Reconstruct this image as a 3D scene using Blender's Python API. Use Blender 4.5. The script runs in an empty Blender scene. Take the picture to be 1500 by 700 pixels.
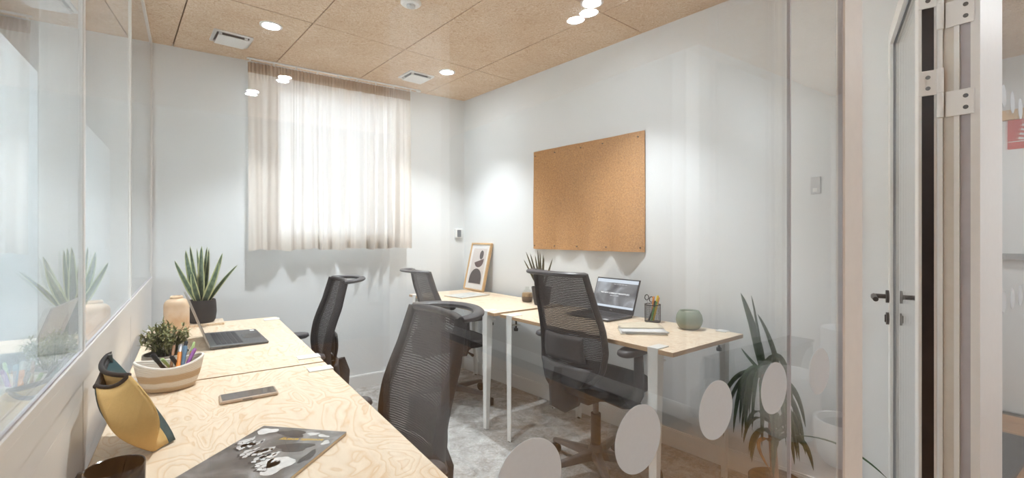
import bpy, bmesh, math, random
from mathutils import Vector, Matrix
random.seed(7)
R = math.radians
scn = bpy.context.scene
COL = scn.collection

# ------------------------------------------------------------------ camera, world, exposure
CAM_H = 1.24
cam_d = bpy.data.cameras.new('camera'); cam = bpy.data.objects.new('camera', cam_d); COL.objects.link(cam)
cam.location = (0, 0, CAM_H)
cam.rotation_euler = (R(90), 0, -math.atan(472/680))
cam_d.sensor_width = 36; cam_d.lens = 36*680/1500; cam_d.shift_y = -5/1500; cam_d.clip_start = 0.02
scn.camera = cam
world = bpy.data.worlds.new('daylight'); scn.world = world; world.use_nodes = True
bg = world.node_tree.nodes['Background']; bg.inputs[0].default_value = (0.90, 0.96, 1.0, 1); bg.inputs[1].default_value = 14.0
vs = scn.view_settings
vs.view_transform = 'Standard'; vs.look = 'None'; vs.gamma = 1; vs.use_curve_mapping = False; vs.exposure = 0.74
try:
    scn.cycles.transparent_max_bounces = 40; scn.cycles.max_bounces = 14
    scn.cycles.glossy_bounces = 8; scn.cycles.diffuse_bounces = 6; scn.cycles.transmission_bounces = 8
except Exception: pass
LAMP_E = 350.0      # radiance of the downlight diffusers
SPOT_W = 64.0        # beam of each lensed room downlight

# ------------------------------------------------------------------ room numbers
CEIL = 2.5
VB = 3.83            # back wall
VF = 0.30            # front glass, corridor side
UL = -0.20           # left partition, room side
def wall_u(v): return 2.114 + 0.1056*(3.83 - v)   # right wall, slightly out of square
DESK_Z = 0.755

# ------------------------------------------------------------------ helpers
class MB:
    def __init__(s): s.v = []; s.f = []
    def add(s, vs_, fs): n = len(s.v); s.v += [tuple(p) for p in vs_]; s.f += [tuple(i+n for i in q) for q in fs]; return s
    def box(s, x0, x1, y0, y1, z0, z1):
        return s.add([(x0,y0,z0),(x1,y0,z0),(x1,y1,z0),(x0,y1,z0),(x0,y0,z1),(x1,y0,z1),(x1,y1,z1),(x0,y1,z1)],
                     [(0,3,2,1),(4,5,6,7),(0,1,5,4),(1,2,6,5),(2,3,7,6),(3,0,4,7)])
    def obox(s, c, ax, half):
        c = Vector(c); a = [Vector(x).normalized()*h for x, h in zip(ax, half)]
        P = [c + a[0]*i + a[1]*j + a[2]*k for k in (-1,1) for i, j in ((-1,-1),(1,-1),(1,1),(-1,1))]
        return s.add(P, [(0,3,2,1),(4,5,6,7),(0,1,5,4),(1,2,6,5),(2,3,7,6),(3,0,4,7)])
    def hexa(s, bot, top):
        return s.add(list(bot)+list(top), [(0,3,2,1),(4,5,6,7),(0,1,5,4),(1,2,6,5),(2,3,7,6),(3,0,4,7)])
    def prism(s, poly, z0, z1):
        n = len(poly)
        return s.add([(x,y,z0) for x,y in poly]+[(x,y,z1) for x,y in poly],
                     [tuple(reversed(range(n))), tuple(range(n,2*n))]+[(i,(i+1)%n,n+(i+1)%n,n+i) for i in range(n)])
    def prism3(s, poly, d):
        n = len(poly); d = Vector(d); P = [Vector(p) for p in poly]
        return s.add(P+[p+d for p in P], [tuple(reversed(range(n))), tuple(range(n,2*n))]+[(i,(i+1)%n,n+(i+1)%n,n+i) for i in range(n)])
    def lathe(s, prof, seg=24, c=(0,0,0), sx=1, sy=1):
        vs_ = []; fs = []; m = len(prof)
        for r, z in prof:
            for i in range(seg):
                a = 2*math.pi*i/seg; vs_.append((c[0]+r*math.cos(a)*sx, c[1]+r*math.sin(a)*sy, c[2]+z))
        for j in range(m-1):
            for i in range(seg):
                k = (i+1) % seg; fs.append((j*seg+i, j*seg+k, (j+1)*seg+k, (j+1)*seg+i))
        if prof[0][0] > 1e-6: fs.append(tuple(reversed(range(seg))))
        if prof[-1][0] > 1e-6: fs.append(tuple(range((m-1)*seg, m*seg)))
        return s.add(vs_, fs)
    def tube(s, pts, r, seg=8, closed=False, flat=None, up=(0,0,1)):
        P = [Vector(p) for p in pts]; n = len(P)
        if not isinstance(r, (list, tuple)): r = [r]*n
        vs_ = []; up = Vector(up)
        for i in range(n):
            if closed: t = P[(i+1)%n]-P[i-1]
            else: t = P[min(i+1,n-1)]-P[max(i-1,0)]
            t.normalize(); a = t.cross(up)
            if a.length < 1e-4: a = t.cross(Vector((1,0,0)))
            a.normalize(); b = a.cross(t).normalized()
            for k in range(seg):
                th = 2*math.pi*(k+.5)/seg
                vs_.append(P[i] + a*math.cos(th)*r[i]*(flat[0] if flat else 1) + b*math.sin(th)*r[i]*(flat[1] if flat else 1))
        fs = []
        for i in range(n if closed else n-1):
            for k in range(seg):
                a0 = i*seg+k; a1 = i*seg+(k+1)%seg; j = (i+1) % n
                fs.append((a0, a1, j*seg+(k+1)%seg, j*seg+k))
        if not closed: fs += [tuple(reversed(range(seg))), tuple(range((n-1)*seg, n*seg))]
        return s.add(vs_, fs)
    def cyl(s, p0, p1, r0, r1=None, seg=12):
        return s.tube([p0, p1], [r0, r0 if r1 is None else r1], seg, up=(0.13,0.21,0.97) if abs(p0[0]-p1[0])+abs(p0[1]-p1[1])<1e-6 else (0,0,1))
    def grid(s, fn, nu, nv, thick=None):
        P = [fn(i/nu, j/nv) for j in range(nv+1) for i in range(nu+1)]
        F = [(j*(nu+1)+i, j*(nu+1)+i+1, (j+1)*(nu+1)+i+1, (j+1)*(nu+1)+i) for j in range(nv) for i in range(nu)]
        return s.add(P, F)
    def build(s, name, mat, parent=None, smooth=False, bevel=0, seg=2, solid=0, recalc=True, subsurf=0):
        me = bpy.data.meshes.new(name); me.from_pydata([tuple(p) for p in s.v], [], s.f)
        bm = bmesh.new(); bm.from_mesh(me)
        if recalc: bmesh.ops.recalc_face_normals(bm, faces=bm.faces)
        if bevel: 
            bmesh.ops.remove_doubles(bm, verts=bm.verts, dist=1e-6)
            es = [e for e in bm.edges if len(e.link_faces) == 2 and e.calc_face_angle(0) > 0.5]
            bmesh.ops.bevel(bm, geom=es, offset=bevel, segments=seg, affect='EDGES', profile=0.5)
        bm.to_mesh(me); bm.free()
        if smooth:
            for p in me.polygons: p.use_smooth = True
            if smooth != 'all':
                try: me.set_sharp_from_angle(angle=R(40))
                except Exception: pass
        me.materials.append(M[mat] if isinstance(mat, str) else mat)
        o = bpy.data.objects.new(name, me); COL.objects.link(o)
        if parent is not None: o.parent = parent
        if solid:
            md = o.modifiers.new('solid', 'SOLIDIFY'); md.thickness = solid; md.offset = 0
        if subsurf:
            md = o.modifiers.new('sub', 'SUBSURF'); md.levels = subsurf; md.render_levels = subsurf
        return o
def clone_mesh(o, parent=None, loc=None, rot=None):
    c = o.copy(); COL.objects.link(c)
    if parent is not None: c.parent = parent
    if loc is not None: c.location = loc
    if rot is not None: c.rotation_euler = rot
    return c
def empty(name, loc=(0,0,0), rz=0, label=None, cat=None, group=None, kind=None):
    o = bpy.data.objects.new(name, None); COL.objects.link(o); o.location = loc; o.rotation_euler = (0,0,rz); o.empty_display_size = 0.05
    return tag(o, label, cat, group, kind)
def tag(o, label=None, cat=None, group=None, kind=None):
    if label: o['label'] = label
    if cat: o['category'] = cat
    if group: o['group'] = group
    if kind: o['kind'] = kind
    return o
def text_part(name, body, size, mat, parent, mtx, bold=0.0, align='CENTER'):
    cu = bpy.data.curves.new(name, 'FONT'); cu.body = body; cu.size = size; cu.align_x = align; cu.extrude = 0.0002; cu.offset = bold
    t = bpy.data.objects.new(name, cu); COL.objects.link(t)
    dg = bpy.context.evaluated_depsgraph_get(); me = bpy.data.meshes.new_from_object(t.evaluated_get(dg))
    bpy.data.objects.remove(t); bpy.data.curves.remove(cu)
    me.materials.clear(); me.materials.append(M[mat]); me.name = name
    o = bpy.data.objects.new(name, me); COL.objects.link(o); o.parent = parent; o.matrix_local = mtx
    return o

# ------------------------------------------------------------------ materials
M = {}
def nodes(name):
    m = bpy.data.materials.new(name); m.use_nodes = True; nt = m.node_tree; M[name] = m
    return m, nt, nt.nodes['Principled BSDF'], nt.nodes['Material Output']
def N(nt, t, **kw):
    n = nt.nodes.new(t)
    for k, v in kw.items():
        if k.startswith('i_'):
            key = k[2:]; key = int(key) if key.isdigit() else key.replace('_', ' ')
            n.inputs[key].default_value = v
        else: setattr(n, k, v)
    return n
def L(nt, a, ao, b, bi): nt.links.new(a.outputs[ao], b.inputs[bi])
def coords(nt, sc=(1,1,1), kind='Object'):
    tc = N(nt, 'ShaderNodeTexCoord'); mp = N(nt, 'ShaderNodeMapping'); mp.inputs['Scale'].default_value = sc
    L(nt, tc, kind, mp, 'Vector'); return mp
def ramp(nt, stops):
    r = N(nt, 'ShaderNodeValToRGB'); e = r.color_ramp.elements
    e[0].position, e[0].color = stops[0][0], (*stops[0][1], 1); e[1].position, e[1].color = stops[-1][0], (*stops[-1][1], 1)
    for p, c in stops[1:-1]:
        x = e.new(p); x.color = (*c, 1)
    return r
def plain(name, col, rough=0.5, metal=0, var=0.06, nscale=40, bump=0, bscale=200, spec=0.5, coat=0):
    m, nt, b, o = nodes(name)
    mp = coords(nt); nz = N(nt, 'ShaderNodeTexNoise', i_Scale=nscale, i_Detail=4.0); L(nt, mp, 0, nz, 'Vector')
    lo = tuple(max(0, c*(1-var)) for c in col); hi = tuple(min(1, c*(1+var)) for c in col)
    rp = ramp(nt, [(0.3, lo), (0.7, hi)]); L(nt, nz, 0, rp, 0); L(nt, rp, 0, b, 'Base Color')
    b.inputs['Roughness'].default_value = rough; b.inputs['Metallic'].default_value = metal
    b.inputs['Specular IOR Level'].default_value = spec
    if coat: b.inputs['Coat Weight'].default_value = coat; b.inputs['Coat Roughness'].default_value = 0.08
    if bump:
        n2 = N(nt, 'ShaderNodeTexNoise', i_Scale=bscale, i_Detail=3.0); L(nt, mp, 0, n2, 'Vector')
        bp = N(nt, 'ShaderNodeBump', i_Strength=bump, i_Distance=0.002); L(nt, n2, 0, bp, 'Height'); L(nt, bp, 0, b, 'Normal')
    return m
plain('wall_paint', (0.785, 0.80, 0.805), 0.75, var=0.015, nscale=3, bump=0.05, bscale=120)
plain('trim_white', (0.80, 0.80, 0.79), 0.45, var=0.01)
plain('panel_white', (0.77, 0.75, 0.73), 0.42, var=0.015, nscale=5)
plain('steel_white', (0.82, 0.82, 0.80), 0.35, var=0.01)
plain('frame_warm', (0.76, 0.73, 0.68), 0.5, var=0.02)
plain('jamb_grey', (0.47, 0.45, 0.48), 0.5, var=0.03)
plain('jamb_beige', (0.63, 0.59, 0.53), 0.5, var=0.03)
plain('gasket_grey', (0.22, 0.23, 0.25), 0.6)
plain('gasket_black', (0.022, 0.016, 0.016), 0.35, var=0.3, nscale=15)
plain('handle_dark', (0.13, 0.115, 0.11), 0.35, metal=0.6)
plain('screw_steel', (0.16, 0.16, 0.16), 0.35, metal=0.8)
plain('chair_plastic', (0.042, 0.037, 0.039), 0.45, var=0.08, bump=0.05, bscale=500)
plain('chair_handle', (0.085, 0.08, 0.085), 0.42, var=0.06)
plain('chair_fabric', (0.040, 0.036, 0.038), 0.9, var=0.15, nscale=300, bump=0.3, bscale=900)
plain('chair_metal', (0.16, 0.15, 0.15), 0.4, metal=0.5)
plain('rubber', (0.03, 0.03, 0.03), 0.6)
plain('laptop_grey', (0.13, 0.13, 0.135), 0.38, metal=0.5, var=0.03)
plain('laptop_dark', (0.035, 0.035, 0.04), 0.4, var=0.05)
plain('laptop_lid', (0.42, 0.40, 0.38), 0.35, metal=0.7, var=0.02)
plain('key_black', (0.03, 0.03, 0.033), 0.5)
plain('pot_charcoal', (0.048, 0.046, 0.05), 0.7, var=0.12, bump=0.1)
plain('soil', (0.035, 0.025, 0.018), 0.95, var=0.4, nscale=90, bump=0.8, bscale=150)
plain('concrete', (0.42, 0.38, 0.33), 0.85, var=0.16, nscale=18, bump=0.3, bscale=90)
plain('mug_glaze', (0.010, 0.007, 0.008), 0.12, var=0.2, spec=0.6)
plain('neoprene_mustard', (0.62, 0.40, 0.15), 0.85, var=0.05, nscale=300, bump=0.12, bscale=900)
plain('neoprene_teal', (0.035, 0.085, 0.095), 0.85, var=0.06, nscale=300, bump=0.12, bscale=900)
plain('zip_black', (0.02, 0.018, 0.02), 0.6)
plain('zip_metal', (0.35, 0.34, 0.33), 0.3, metal=0.9)
plain('phone_case', (0.52, 0.40, 0.31), 0.25, var=0.04)
plain('phone_glass', (0.06, 0.055, 0.055), 0.06, var=0.02, spec=0.7)
plain('paper_white', (0.80, 0.80, 0.80), 0.7, var=0.02)
plain('paper_pages', (0.72, 0.55, 0.36), 0.8, var=0.1, nscale=200)
plain('paper_grey', (0.35, 0.37, 0.36), 0.55, var=0.25, nscale=14)
plain('paper_cream', (0.72, 0.64, 0.50), 0.7, var=0.03)
plain('ink_grey', (0.10, 0.085, 0.085), 0.6, var=0.06)
plain('ink_brown', (0.13, 0.085, 0.08), 0.6, var=0.06)
plain('print_ground', (0.66, 0.60, 0.57), 0.7, var=0.03)
plain('frame_oak', (0.66, 0.43, 0.22), 0.5, var=0.12, nscale=20)
plain('gold_print', (0.75, 0.48, 0.08), 0.5)
plain('ink_black', (0.05, 0.047, 0.045), 0.5, var=0.3, nscale=30)
plain('ink_light', (0.72, 0.71, 0.70), 0.5, var=0.12, nscale=60)
plain('pen_orange', (0.80, 0.28, 0.05), 0.35); plain('pen_green', (0.10, 0.35, 0.08), 0.35); plain('pen_lime', (0.45, 0.60, 0.25), 0.35)
plain('pen_black', (0.02, 0.02, 0.022), 0.3); plain('pen_purple', (0.32, 0.10, 0.36), 0.35); plain('pen_yellow', (0.85, 0.60, 0.04), 0.35)
plain('pen_blue', (0.15, 0.25, 0.36), 0.35); plain('pen_steel', (0.45, 0.45, 0.46), 0.3, metal=0.8); plain('pen_brown', (0.30, 0.14, 0.06), 0.4)
plain('wire_black', (0.03, 0.025, 0.025), 0.4, metal=0.3)
plain('candle_wax', (0.78, 0.74, 0.64), 0.5)
plain('pin_dark', (0.09, 0.06, 0.04), 0.4)
plain('sign_red', (0.55, 0.055, 0.045), 0.5, var=0.02); plain('sign_green', (0.10, 0.17, 0.15), 0.5, var=0.02)
plain('steel_brushed', (0.40, 0.40, 0.41), 0.4, metal=0.6)
plain('mat_black', (0.045, 0.045, 0.047), 0.95, var=0.2, nscale=160, bump=0.6, bscale=160)
plain('pale_grey_plastic', (0.55, 0.56, 0.57), 0.45, var=0.02)
plain('planter_white', (0.78, 0.78, 0.78), 0.6, var=0.03)
plain('dry_leaf', (0.55, 0.26, 0.08), 0.6, var=0.3, nscale=30)
plain('yucca_trunk', (0.28, 0.13, 0.07), 0.85, var=0.4, nscale=40, bump=0.6, bscale=90)
plain('stem_green', (0.10, 0.13, 0.05), 0.7)
plain('slab_dark', (0.10, 0.075, 0.055), 0.9)
plain('cork', (0.52, 0.275, 0.115), 0.9, var=0.24, nscale=110, bump=0.35, bscale=300)
plain('wall_dimmed_taupe', (0.20, 0.18, 0.165), 0.8, var=0.03, nscale=3); plain('wall_dimmed_grey', (0.36, 0.33, 0.31), 0.8, var=0.03, nscale=3); plain('concrete_slab', (0.6, 0.6, 0.6), 0.9)  # taupe and grey: wall colour darkened to dim what the glass mirrors and shows

def m_ceiling():
    m, nt, b, o = nodes('wood_wool')
    mp = coords(nt, kind='Generated') ; mp = coords(nt)
    n1 = N(nt, 'ShaderNodeTexNoise', i_Scale=32.0, i_Detail=8.0, i_Roughness=0.82, i_Distortion=3.0); L(nt, mp, 0, n1, 'Vector')
    n2 = N(nt, 'ShaderNodeTexNoise', i_Scale=4.0, i_Detail=3.0); L(nt, mp, 0, n2, 'Vector')
    r1 = ramp(nt, [(0.35, (0.36, 0.22, 0.125)), (0.45, (0.70, 0.525, 0.375)), (0.56, (0.82, 0.665, 0.515)), (0.66, (0.95, 0.85, 0.74))]); L(nt, n1, 0, r1, 0)
    r2 = ramp(nt, [(0.3, (0.90, 0.85, 0.80)), (0.7, (1, 1, 1))]); L(nt, n2, 0, r2, 0)
    mx = N(nt, 'ShaderNodeMixRGB', blend_type='MULTIPLY', i_Fac=1.0); L(nt, r1, 0, mx, 1); L(nt, r2, 0, mx, 2); L(nt, mx, 0, b, 'Base Color')
    b.inputs['Roughness'].default_value = 0.95
    bp = N(nt, 'ShaderNodeBump', i_Strength=0.5, i_Distance=0.004); L(nt, n1, 0, bp, 'Height'); L(nt, bp, 0, b, 'Normal')
m_ceiling()
def m_carpet():
    m, nt, b, o = nodes('carpet')
    mp = coords(nt, (1, 1, 1))
    n1 = N(nt, 'ShaderNodeTexNoise', i_Scale=14.0, i_Detail=6.0, i_Roughness=0.75, i_Distortion=0.6); L(nt, mp, 0, n1, 'Vector')
    mp2 = coords(nt, (1, 3.5, 1)); n2 = N(nt, 'ShaderNodeTexNoise', i_Scale=70.0, i_Detail=4.0, i_Roughness=0.8); L(nt, mp2, 0, n2, 'Vector')
    n3 = N(nt, 'ShaderNodeTexNoise', i_Scale=420.0, i_Detail=2.0); L(nt, mp, 0, n3, 'Vector')
    ad = N(nt, 'ShaderNodeMath', operation='ADD'); L(nt, n1, 0, ad, 0); L(nt, n2, 0, ad, 1)
    a2 = N(nt, 'ShaderNodeMath', operation='MULTIPLY_ADD', i_1=0.35); L(nt, n3, 0, a2, 0); L(nt, ad, 0, a2, 2)
    rp = ramp(nt, [(0.46, (0.20, 0.19, 0.18)), (0.58, (0.38, 0.37, 0.355)), (0.70, (0.60, 0.59, 0.575))])
    sc = N(nt, 'ShaderNodeMath', operation='MULTIPLY', i_1=0.51); L(nt, a2, 0, sc, 0)
    L(nt, sc, 0, rp, 0); L(nt, rp, 0, b, 'Base Color'); b.inputs['Roughness'].default_value = 1.0; b.inputs['Specular IOR Level'].default_value = 0.1
    bp = N(nt, 'ShaderNodeBump', i_Strength=0.7, i_Distance=0.004); L(nt, n3, 0, bp, 'Height'); L(nt, bp, 0, b, 'Normal')
m_carpet()
def m_ply(name, base, dark, rot=0, freq=9.0, sc=(2.2, 1.1, 1.0)):
    m, nt, b, o = nodes(name)
    oi = N(nt, 'ShaderNodeObjectInfo')
    mp = coords(nt, sc)
    vm = N(nt, 'ShaderNodeVectorMath', operation='SCALE'); vm.inputs['Scale'].default_value = 1.0
    cb = N(nt, 'ShaderNodeCombineXYZ'); mr = N(nt, 'ShaderNodeMath', operation='MULTIPLY', i_1=37.0); L(nt, oi, 'Random', mr, 0); L(nt, mr, 0, cb, 2); L(nt, mr, 0, cb, 0)
    av = N(nt, 'ShaderNodeVectorMath', operation='ADD'); L(nt, mp, 0, av, 0); L(nt, cb, 0, av, 1)
    n1 = N(nt, 'ShaderNodeTexNoise', i_Scale=2.9, i_Detail=2.6, i_Roughness=0.5, i_Distortion=0.9); L(nt, av, 0, n1, 'Vector')
    ml = N(nt, 'ShaderNodeMath', operation='MULTIPLY', i_1=freq*2); L(nt, n1, 0, ml, 0)
    fr = N(nt, 'ShaderNodeMath', operation='FRACT'); L(nt, ml, 0, fr, 0)
    rp = ramp(nt, [(0.0, dark), (0.10, tuple((a+c)/2 for a, c in zip(base, dark))), (0.35, base), (0.80, tuple(min(1, c*1.06) for c in base)), (0.97, tuple((a*.7+c*.3) for a, c in zip(base, dark))), (1.0, dark)])
    L(nt, fr, 0, rp, 0)
    n2 = N(nt, 'ShaderNodeTexNoise', i_Scale=60.0, i_Detail=3.0); mp2 = coords(nt, (1, 0.08, 1)); L(nt, mp2, 0, n2, 'Vector')
    r2 = ramp(nt, [(0.3, (0.93, 0.91, 0.88)), (0.7, (1, 1, 1))]); L(nt, n2, 0, r2, 0)
    mx = N(nt, 'ShaderNodeMixRGB', blend_type='MULTIPLY', i_Fac=1.0); L(nt, rp, 0, mx, 1); L(nt, r2, 0, mx, 2); L(nt, mx, 0, b, 'Base Color')
    b.inputs['Roughness'].default_value = 0.42; b.inputs['Specular IOR Level'].default_value = 0.35
m_ply('plywood', (0.88, 0.745, 0.585), (0.78, 0.56, 0.36), freq=8.0)
def m_plyedge():
    m, nt, b, o = nodes('ply_edge')
    tc = N(nt, 'ShaderNodeTexCoord'); sp = N(nt, 'ShaderNodeSeparateXYZ'); L(nt, tc, 'Object', sp, 0)
    ml = N(nt, 'ShaderNodeMath', operation='MULTIPLY', i_1=170.0); L(nt, sp, 2, ml, 0)
    fr = N(nt, 'ShaderNodeMath', operation='FRACT'); L(nt, ml, 0, fr, 0)
    rp = ramp(nt, [(0.0, (0.40, 0.24, 0.12)), (0.45, (0.44, 0.27, 0.14)), (0.55, (0.66, 0.45, 0.26)), (1.0, (0.62, 0.42, 0.25))]); L(nt, fr, 0, rp, 0); L(nt, rp, 0, b, 'Base Color'); b.inputs['Roughness'].default_value = 0.6
m_plyedge()
def m_plank():
    m, nt, b, o = nodes('oak_plank')
    oi = N(nt, 'ShaderNodeObjectInfo'); mp = coords(nt, (14, 1.2, 1)); cb = N(nt, 'ShaderNodeCombineXYZ')
    mr = N(nt, 'ShaderNodeMath', operation='MULTIPLY', i_1=50.0); L(nt, oi, 'Random', mr, 0); L(nt, mr, 0, cb, 1)
    av = N(nt, 'ShaderNodeVectorMath', operation='ADD'); L(nt, mp, 0, av, 0); L(nt, cb, 0, av, 1)
    n1 = N(nt, 'ShaderNodeTexNoise', i_Scale=3.0, i_Detail=6.0, i_Roughness=0.6, i_Distortion=0.5); L(nt, av, 0, n1, 'Vector')
    rp = ramp(nt, [(0.3, (0.25, 0.115, 0.034)), (0.5, (0.41, 0.195, 0.06)), (0.7, (0.50, 0.26, 0.09))]); L(nt, n1, 0, rp, 0)
    hs = N(nt, 'ShaderNodeHueSaturation'); m2 = N(nt, 'ShaderNodeMath', operation='MULTIPLY_ADD', i_1=0.3, i_2=0.85); L(nt, oi, 'Random', m2, 0); L(nt, m2, 0, hs, 'Value'); L(nt, rp, 0, hs, 'Color')
    L(nt, hs, 0, b, 'Base Color'); b.inputs['Roughness'].default_value = 0.45
m_plank()
def m_glass(name, tint=(0.945, 0.952, 0.955), ior=1.5):
    m, nt, b, o = nodes(name); nt.nodes.remove(b)
    ge = N(nt, 'ShaderNodeNewGeometry'); io = N(nt, 'ShaderNodeMapRange', i_To_Min=ior, i_To_Max=1/ior); L(nt, ge, 'Backfacing', io, 0)
    fr = N(nt, 'ShaderNodeFresnel'); L(nt, io, 0, fr, 'IOR')
    tr = N(nt, 'ShaderNodeBsdfTransparent'); tr.inputs[0].default_value = (*tint, 1)
    gl = N(nt, 'ShaderNodeBsdfGlossy'); gl.inputs['Roughness'].default_value = 0.0; gl.inputs[0].default_value = (1, 1, 1, 1)
    mx = N(nt, 'ShaderNodeMixShader'); L(nt, fr, 0, mx, 0); L(nt, tr, 0, mx, 1); L(nt, gl, 0, mx, 2); L(nt, mx, 0, o, 'Surface')
m_glass('glass_pane'); m_glass('window_glass', (0.95, 0.97, 0.97)); m_glass('window_darkened', (0.525, 0.54, 0.555)); m_glass('bottle_glass', (0.9, 0.92, 0.92))  # back window pane darkened to cut the strong daylight behind the curtain
def m_cloth(name, col, trans, dk=0.90, sheer=0.0):
    m, nt, b, o = nodes(name); nt.nodes.remove(b)
    mp = coords(nt, (1, 1, 1)); n1 = N(nt, 'ShaderNodeTexNoise', i_Scale=260.0, i_Detail=3.0); L(nt, mp, 0, n1, 'Vector')
    rp = ramp(nt, [(0.3, tuple(c*dk for c in col)), (0.7, col)]); L(nt, n1, 0, rp, 0)
    d = N(nt, 'ShaderNodeBsdfDiffuse'); t = N(nt, 'ShaderNodeBsdfTranslucent'); L(nt, rp, 0, d, 0); L(nt, rp, 0, t, 0)
    mx = N(nt, 'ShaderNodeMixShader', i_Fac=trans); L(nt, d, 0, mx, 1); L(nt, t, 0, mx, 2)
    if sheer:
        tr = N(nt, 'ShaderNodeBsdfTransparent'); m3 = N(nt, 'ShaderNodeMixShader', i_Fac=sheer); L(nt, mx, 0, m3, 1); L(nt, tr, 0, m3, 2); mx = m3
    L(nt, mx, 0, o, 'Surface')
m_cloth('linen', (0.80, 0.74, 0.68), 0.20, .9, .04)
m_cloth('linen_header_unlit', (0.60, 0.48, 0.38), 0.15)  # header cloth coloured darker for the unlit strip above the window
m_cloth('frosted_film', (0.90, 0.92, 0.93), 0.62)
m_cloth('dot_film', (0.74, 0.77, 0.79), 0.25, .98)
def m_weave():
    m, nt, b, o = nodes('chair_mesh')
    b.inputs['Base Color'].default_value = (0.040, 0.034, 0.037, 1); b.inputs['Roughness'].default_value = 0.7
    tc = N(nt, 'ShaderNodeTexCoord'); sp = N(nt, 'ShaderNodeSeparateXYZ'); L(nt, tc, 'Object', sp, 0)
    ml = N(nt, 'ShaderNodeMath', operation='MULTIPLY', i_1=130.0); L(nt, sp, 2, ml, 0)
    wv = N(nt, 'ShaderNodeTexNoise', i_Scale=45.0); L(nt, tc, 'Object', wv, 'Vector')
    ad = N(nt, 'ShaderNodeMath', operation='MULTIPLY_ADD', i_1=0.9); L(nt, wv, 0, ad, 0); L(nt, ml, 0, ad, 2)
    fr = N(nt, 'ShaderNodeMath', operation='FRACT'); L(nt, ad, 0, fr, 0)
    lt = N(nt, 'ShaderNodeMath', operation='LESS_THAN', i_1=0.13); L(nt, fr, 0, lt, 0)
    m2 = N(nt, 'ShaderNodeMath', operation='MULTIPLY', i_1=0.85); L(nt, lt, 0, m2, 0)
    tr = N(nt, 'ShaderNodeBsdfTransparent'); mx = N(nt, 'ShaderNodeMixShader'); L(nt, m2, 0, mx, 0); L(nt, b, 0, mx, 1); L(nt, tr, 0, mx, 2); L(nt, mx, 0, o, 'Surface')
    bp = N(nt, 'ShaderNodeBump', i_Strength=0.6, i_Distance=0.002); L(nt, fr, 0, bp, 'Height'); L(nt, bp, 0, b, 'Normal')
m_weave()
def m_leaf(name, dark, light, edge, width_axis=True):
    # UV: x across the blade, y along it
    m, nt, b, o = nodes(name)
    tc = N(nt, 'ShaderNodeTexCoord'); sp = N(nt, 'ShaderNodeSeparateXYZ'); L(nt, tc, 'UV', sp, 0)
    sb = N(nt, 'ShaderNodeMath', operation='SUBTRACT', i_1=0.5); L(nt, sp, 0, sb, 0); ab = N(nt, 'ShaderNodeMath', operation='ABSOLUTE'); L(nt, sb, 0, ab, 0)
    mp = coords(nt, (1, 1, 1)); n1 = N(nt, 'ShaderNodeTexNoise', i_Scale=60.0, i_Detail=3.0); L(nt, mp, 0, n1, 'Vector')
    rp = ramp(nt, [(0.35, dark), (0.65, light)]); L(nt, n1, 0, rp, 0)
    gt = N(nt, 'ShaderNodeMapRange', i_From_Min=0.30, i_From_Max=0.36); L(nt, ab, 0, gt, 0)
    mx = N(nt, 'ShaderNodeMixRGB'); L(nt, gt, 0, mx, 0); L(nt, rp, 0, mx, 1); mx.inputs[2].default_value = (*edge, 1); L(nt, mx, 0, b, 'Base Color'); b.inputs['Roughness'].default_value = 0.45
m_leaf('snake_leaf', (0.045, 0.085, 0.045), (0.12, 0.17, 0.10), (0.50, 0.52, 0.26))
m_leaf('yucca_leaf', (0.018, 0.045, 0.016), (0.045, 0.09, 0.03), (0.05, 0.09, 0.03))
m_leaf('brown_leaf', (0.06, 0.055, 0.025), (0.12, 0.10, 0.05), (0.15, 0.13, 0.07))
m_leaf('bush_leaf', (0.13, 0.14, 0.045), (0.33, 0.32, 0.13), (0.26, 0.26, 0.10))
def m_layers(name, stops, lo, hi, nz=0.0, rough=0.5):
    m, nt, b, o = nodes(name)
    tc = N(nt, 'ShaderNodeTexCoord'); sp = N(nt, 'ShaderNodeSeparateXYZ'); L(nt, tc, 'Object', sp, 0)
    n1 = N(nt, 'ShaderNodeTexNoise', i_Scale=35.0, i_Detail=4.0); L(nt, tc, 'Object', n1, 'Vector')
    mr = N(nt, 'ShaderNodeMapRange', i_From_Min=lo, i_From_Max=hi); L(nt, sp, 2, mr, 0)
    ad = N(nt, 'ShaderNodeMath', operation='MULTIPLY_ADD', i_1=nz); L(nt, n1, 0, ad, 0); L(nt, mr, 0, ad, 2)
    rp = ramp(nt, stops); L(nt, ad, 0, rp, 0); L(nt, rp, 0, b, 'Base Color'); b.inputs['Roughness'].default_value = rough
m_layers('wood_vase', [(0.0, (0.66, 0.42, 0.24)), (0.3, (0.80, 0.58, 0.40)), (0.55, (0.72, 0.48, 0.29)), (0.8, (0.84, 0.66, 0.50)), (1.0, (0.80, 0.60, 0.42))], 0.0, 0.19, 0.5, 0.5)
m_layers('rope', [(0.0, (0.56, 0.42, 0.28)), (0.20, (0.60, 0.46, 0.31)), (0.26, (0.76, 0.68, 0.58)), (0.40, (0.78, 0.71, 0.62)), (0.46, (0.56, 0.40, 0.25)), (0.66, (0.58, 0.42, 0.27)), (0.72, (0.80, 0.74, 0.66)), (1.0, (0.84, 0.79, 0.72))], 0.0, 0.085, 0.10, 0.9)
m_layers('sand_layers', [(0.0, (0.16, 0.10, 0.07)), (0.52, (0.19, 0.12, 0.08)), (0.56, (0.45, 0.29, 0.15)), (0.75, (0.50, 0.33, 0.18)), (1.0, (0.5, 0.34, 0.2))], 0.0, 0.08, 0.1, 0.7)
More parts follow.
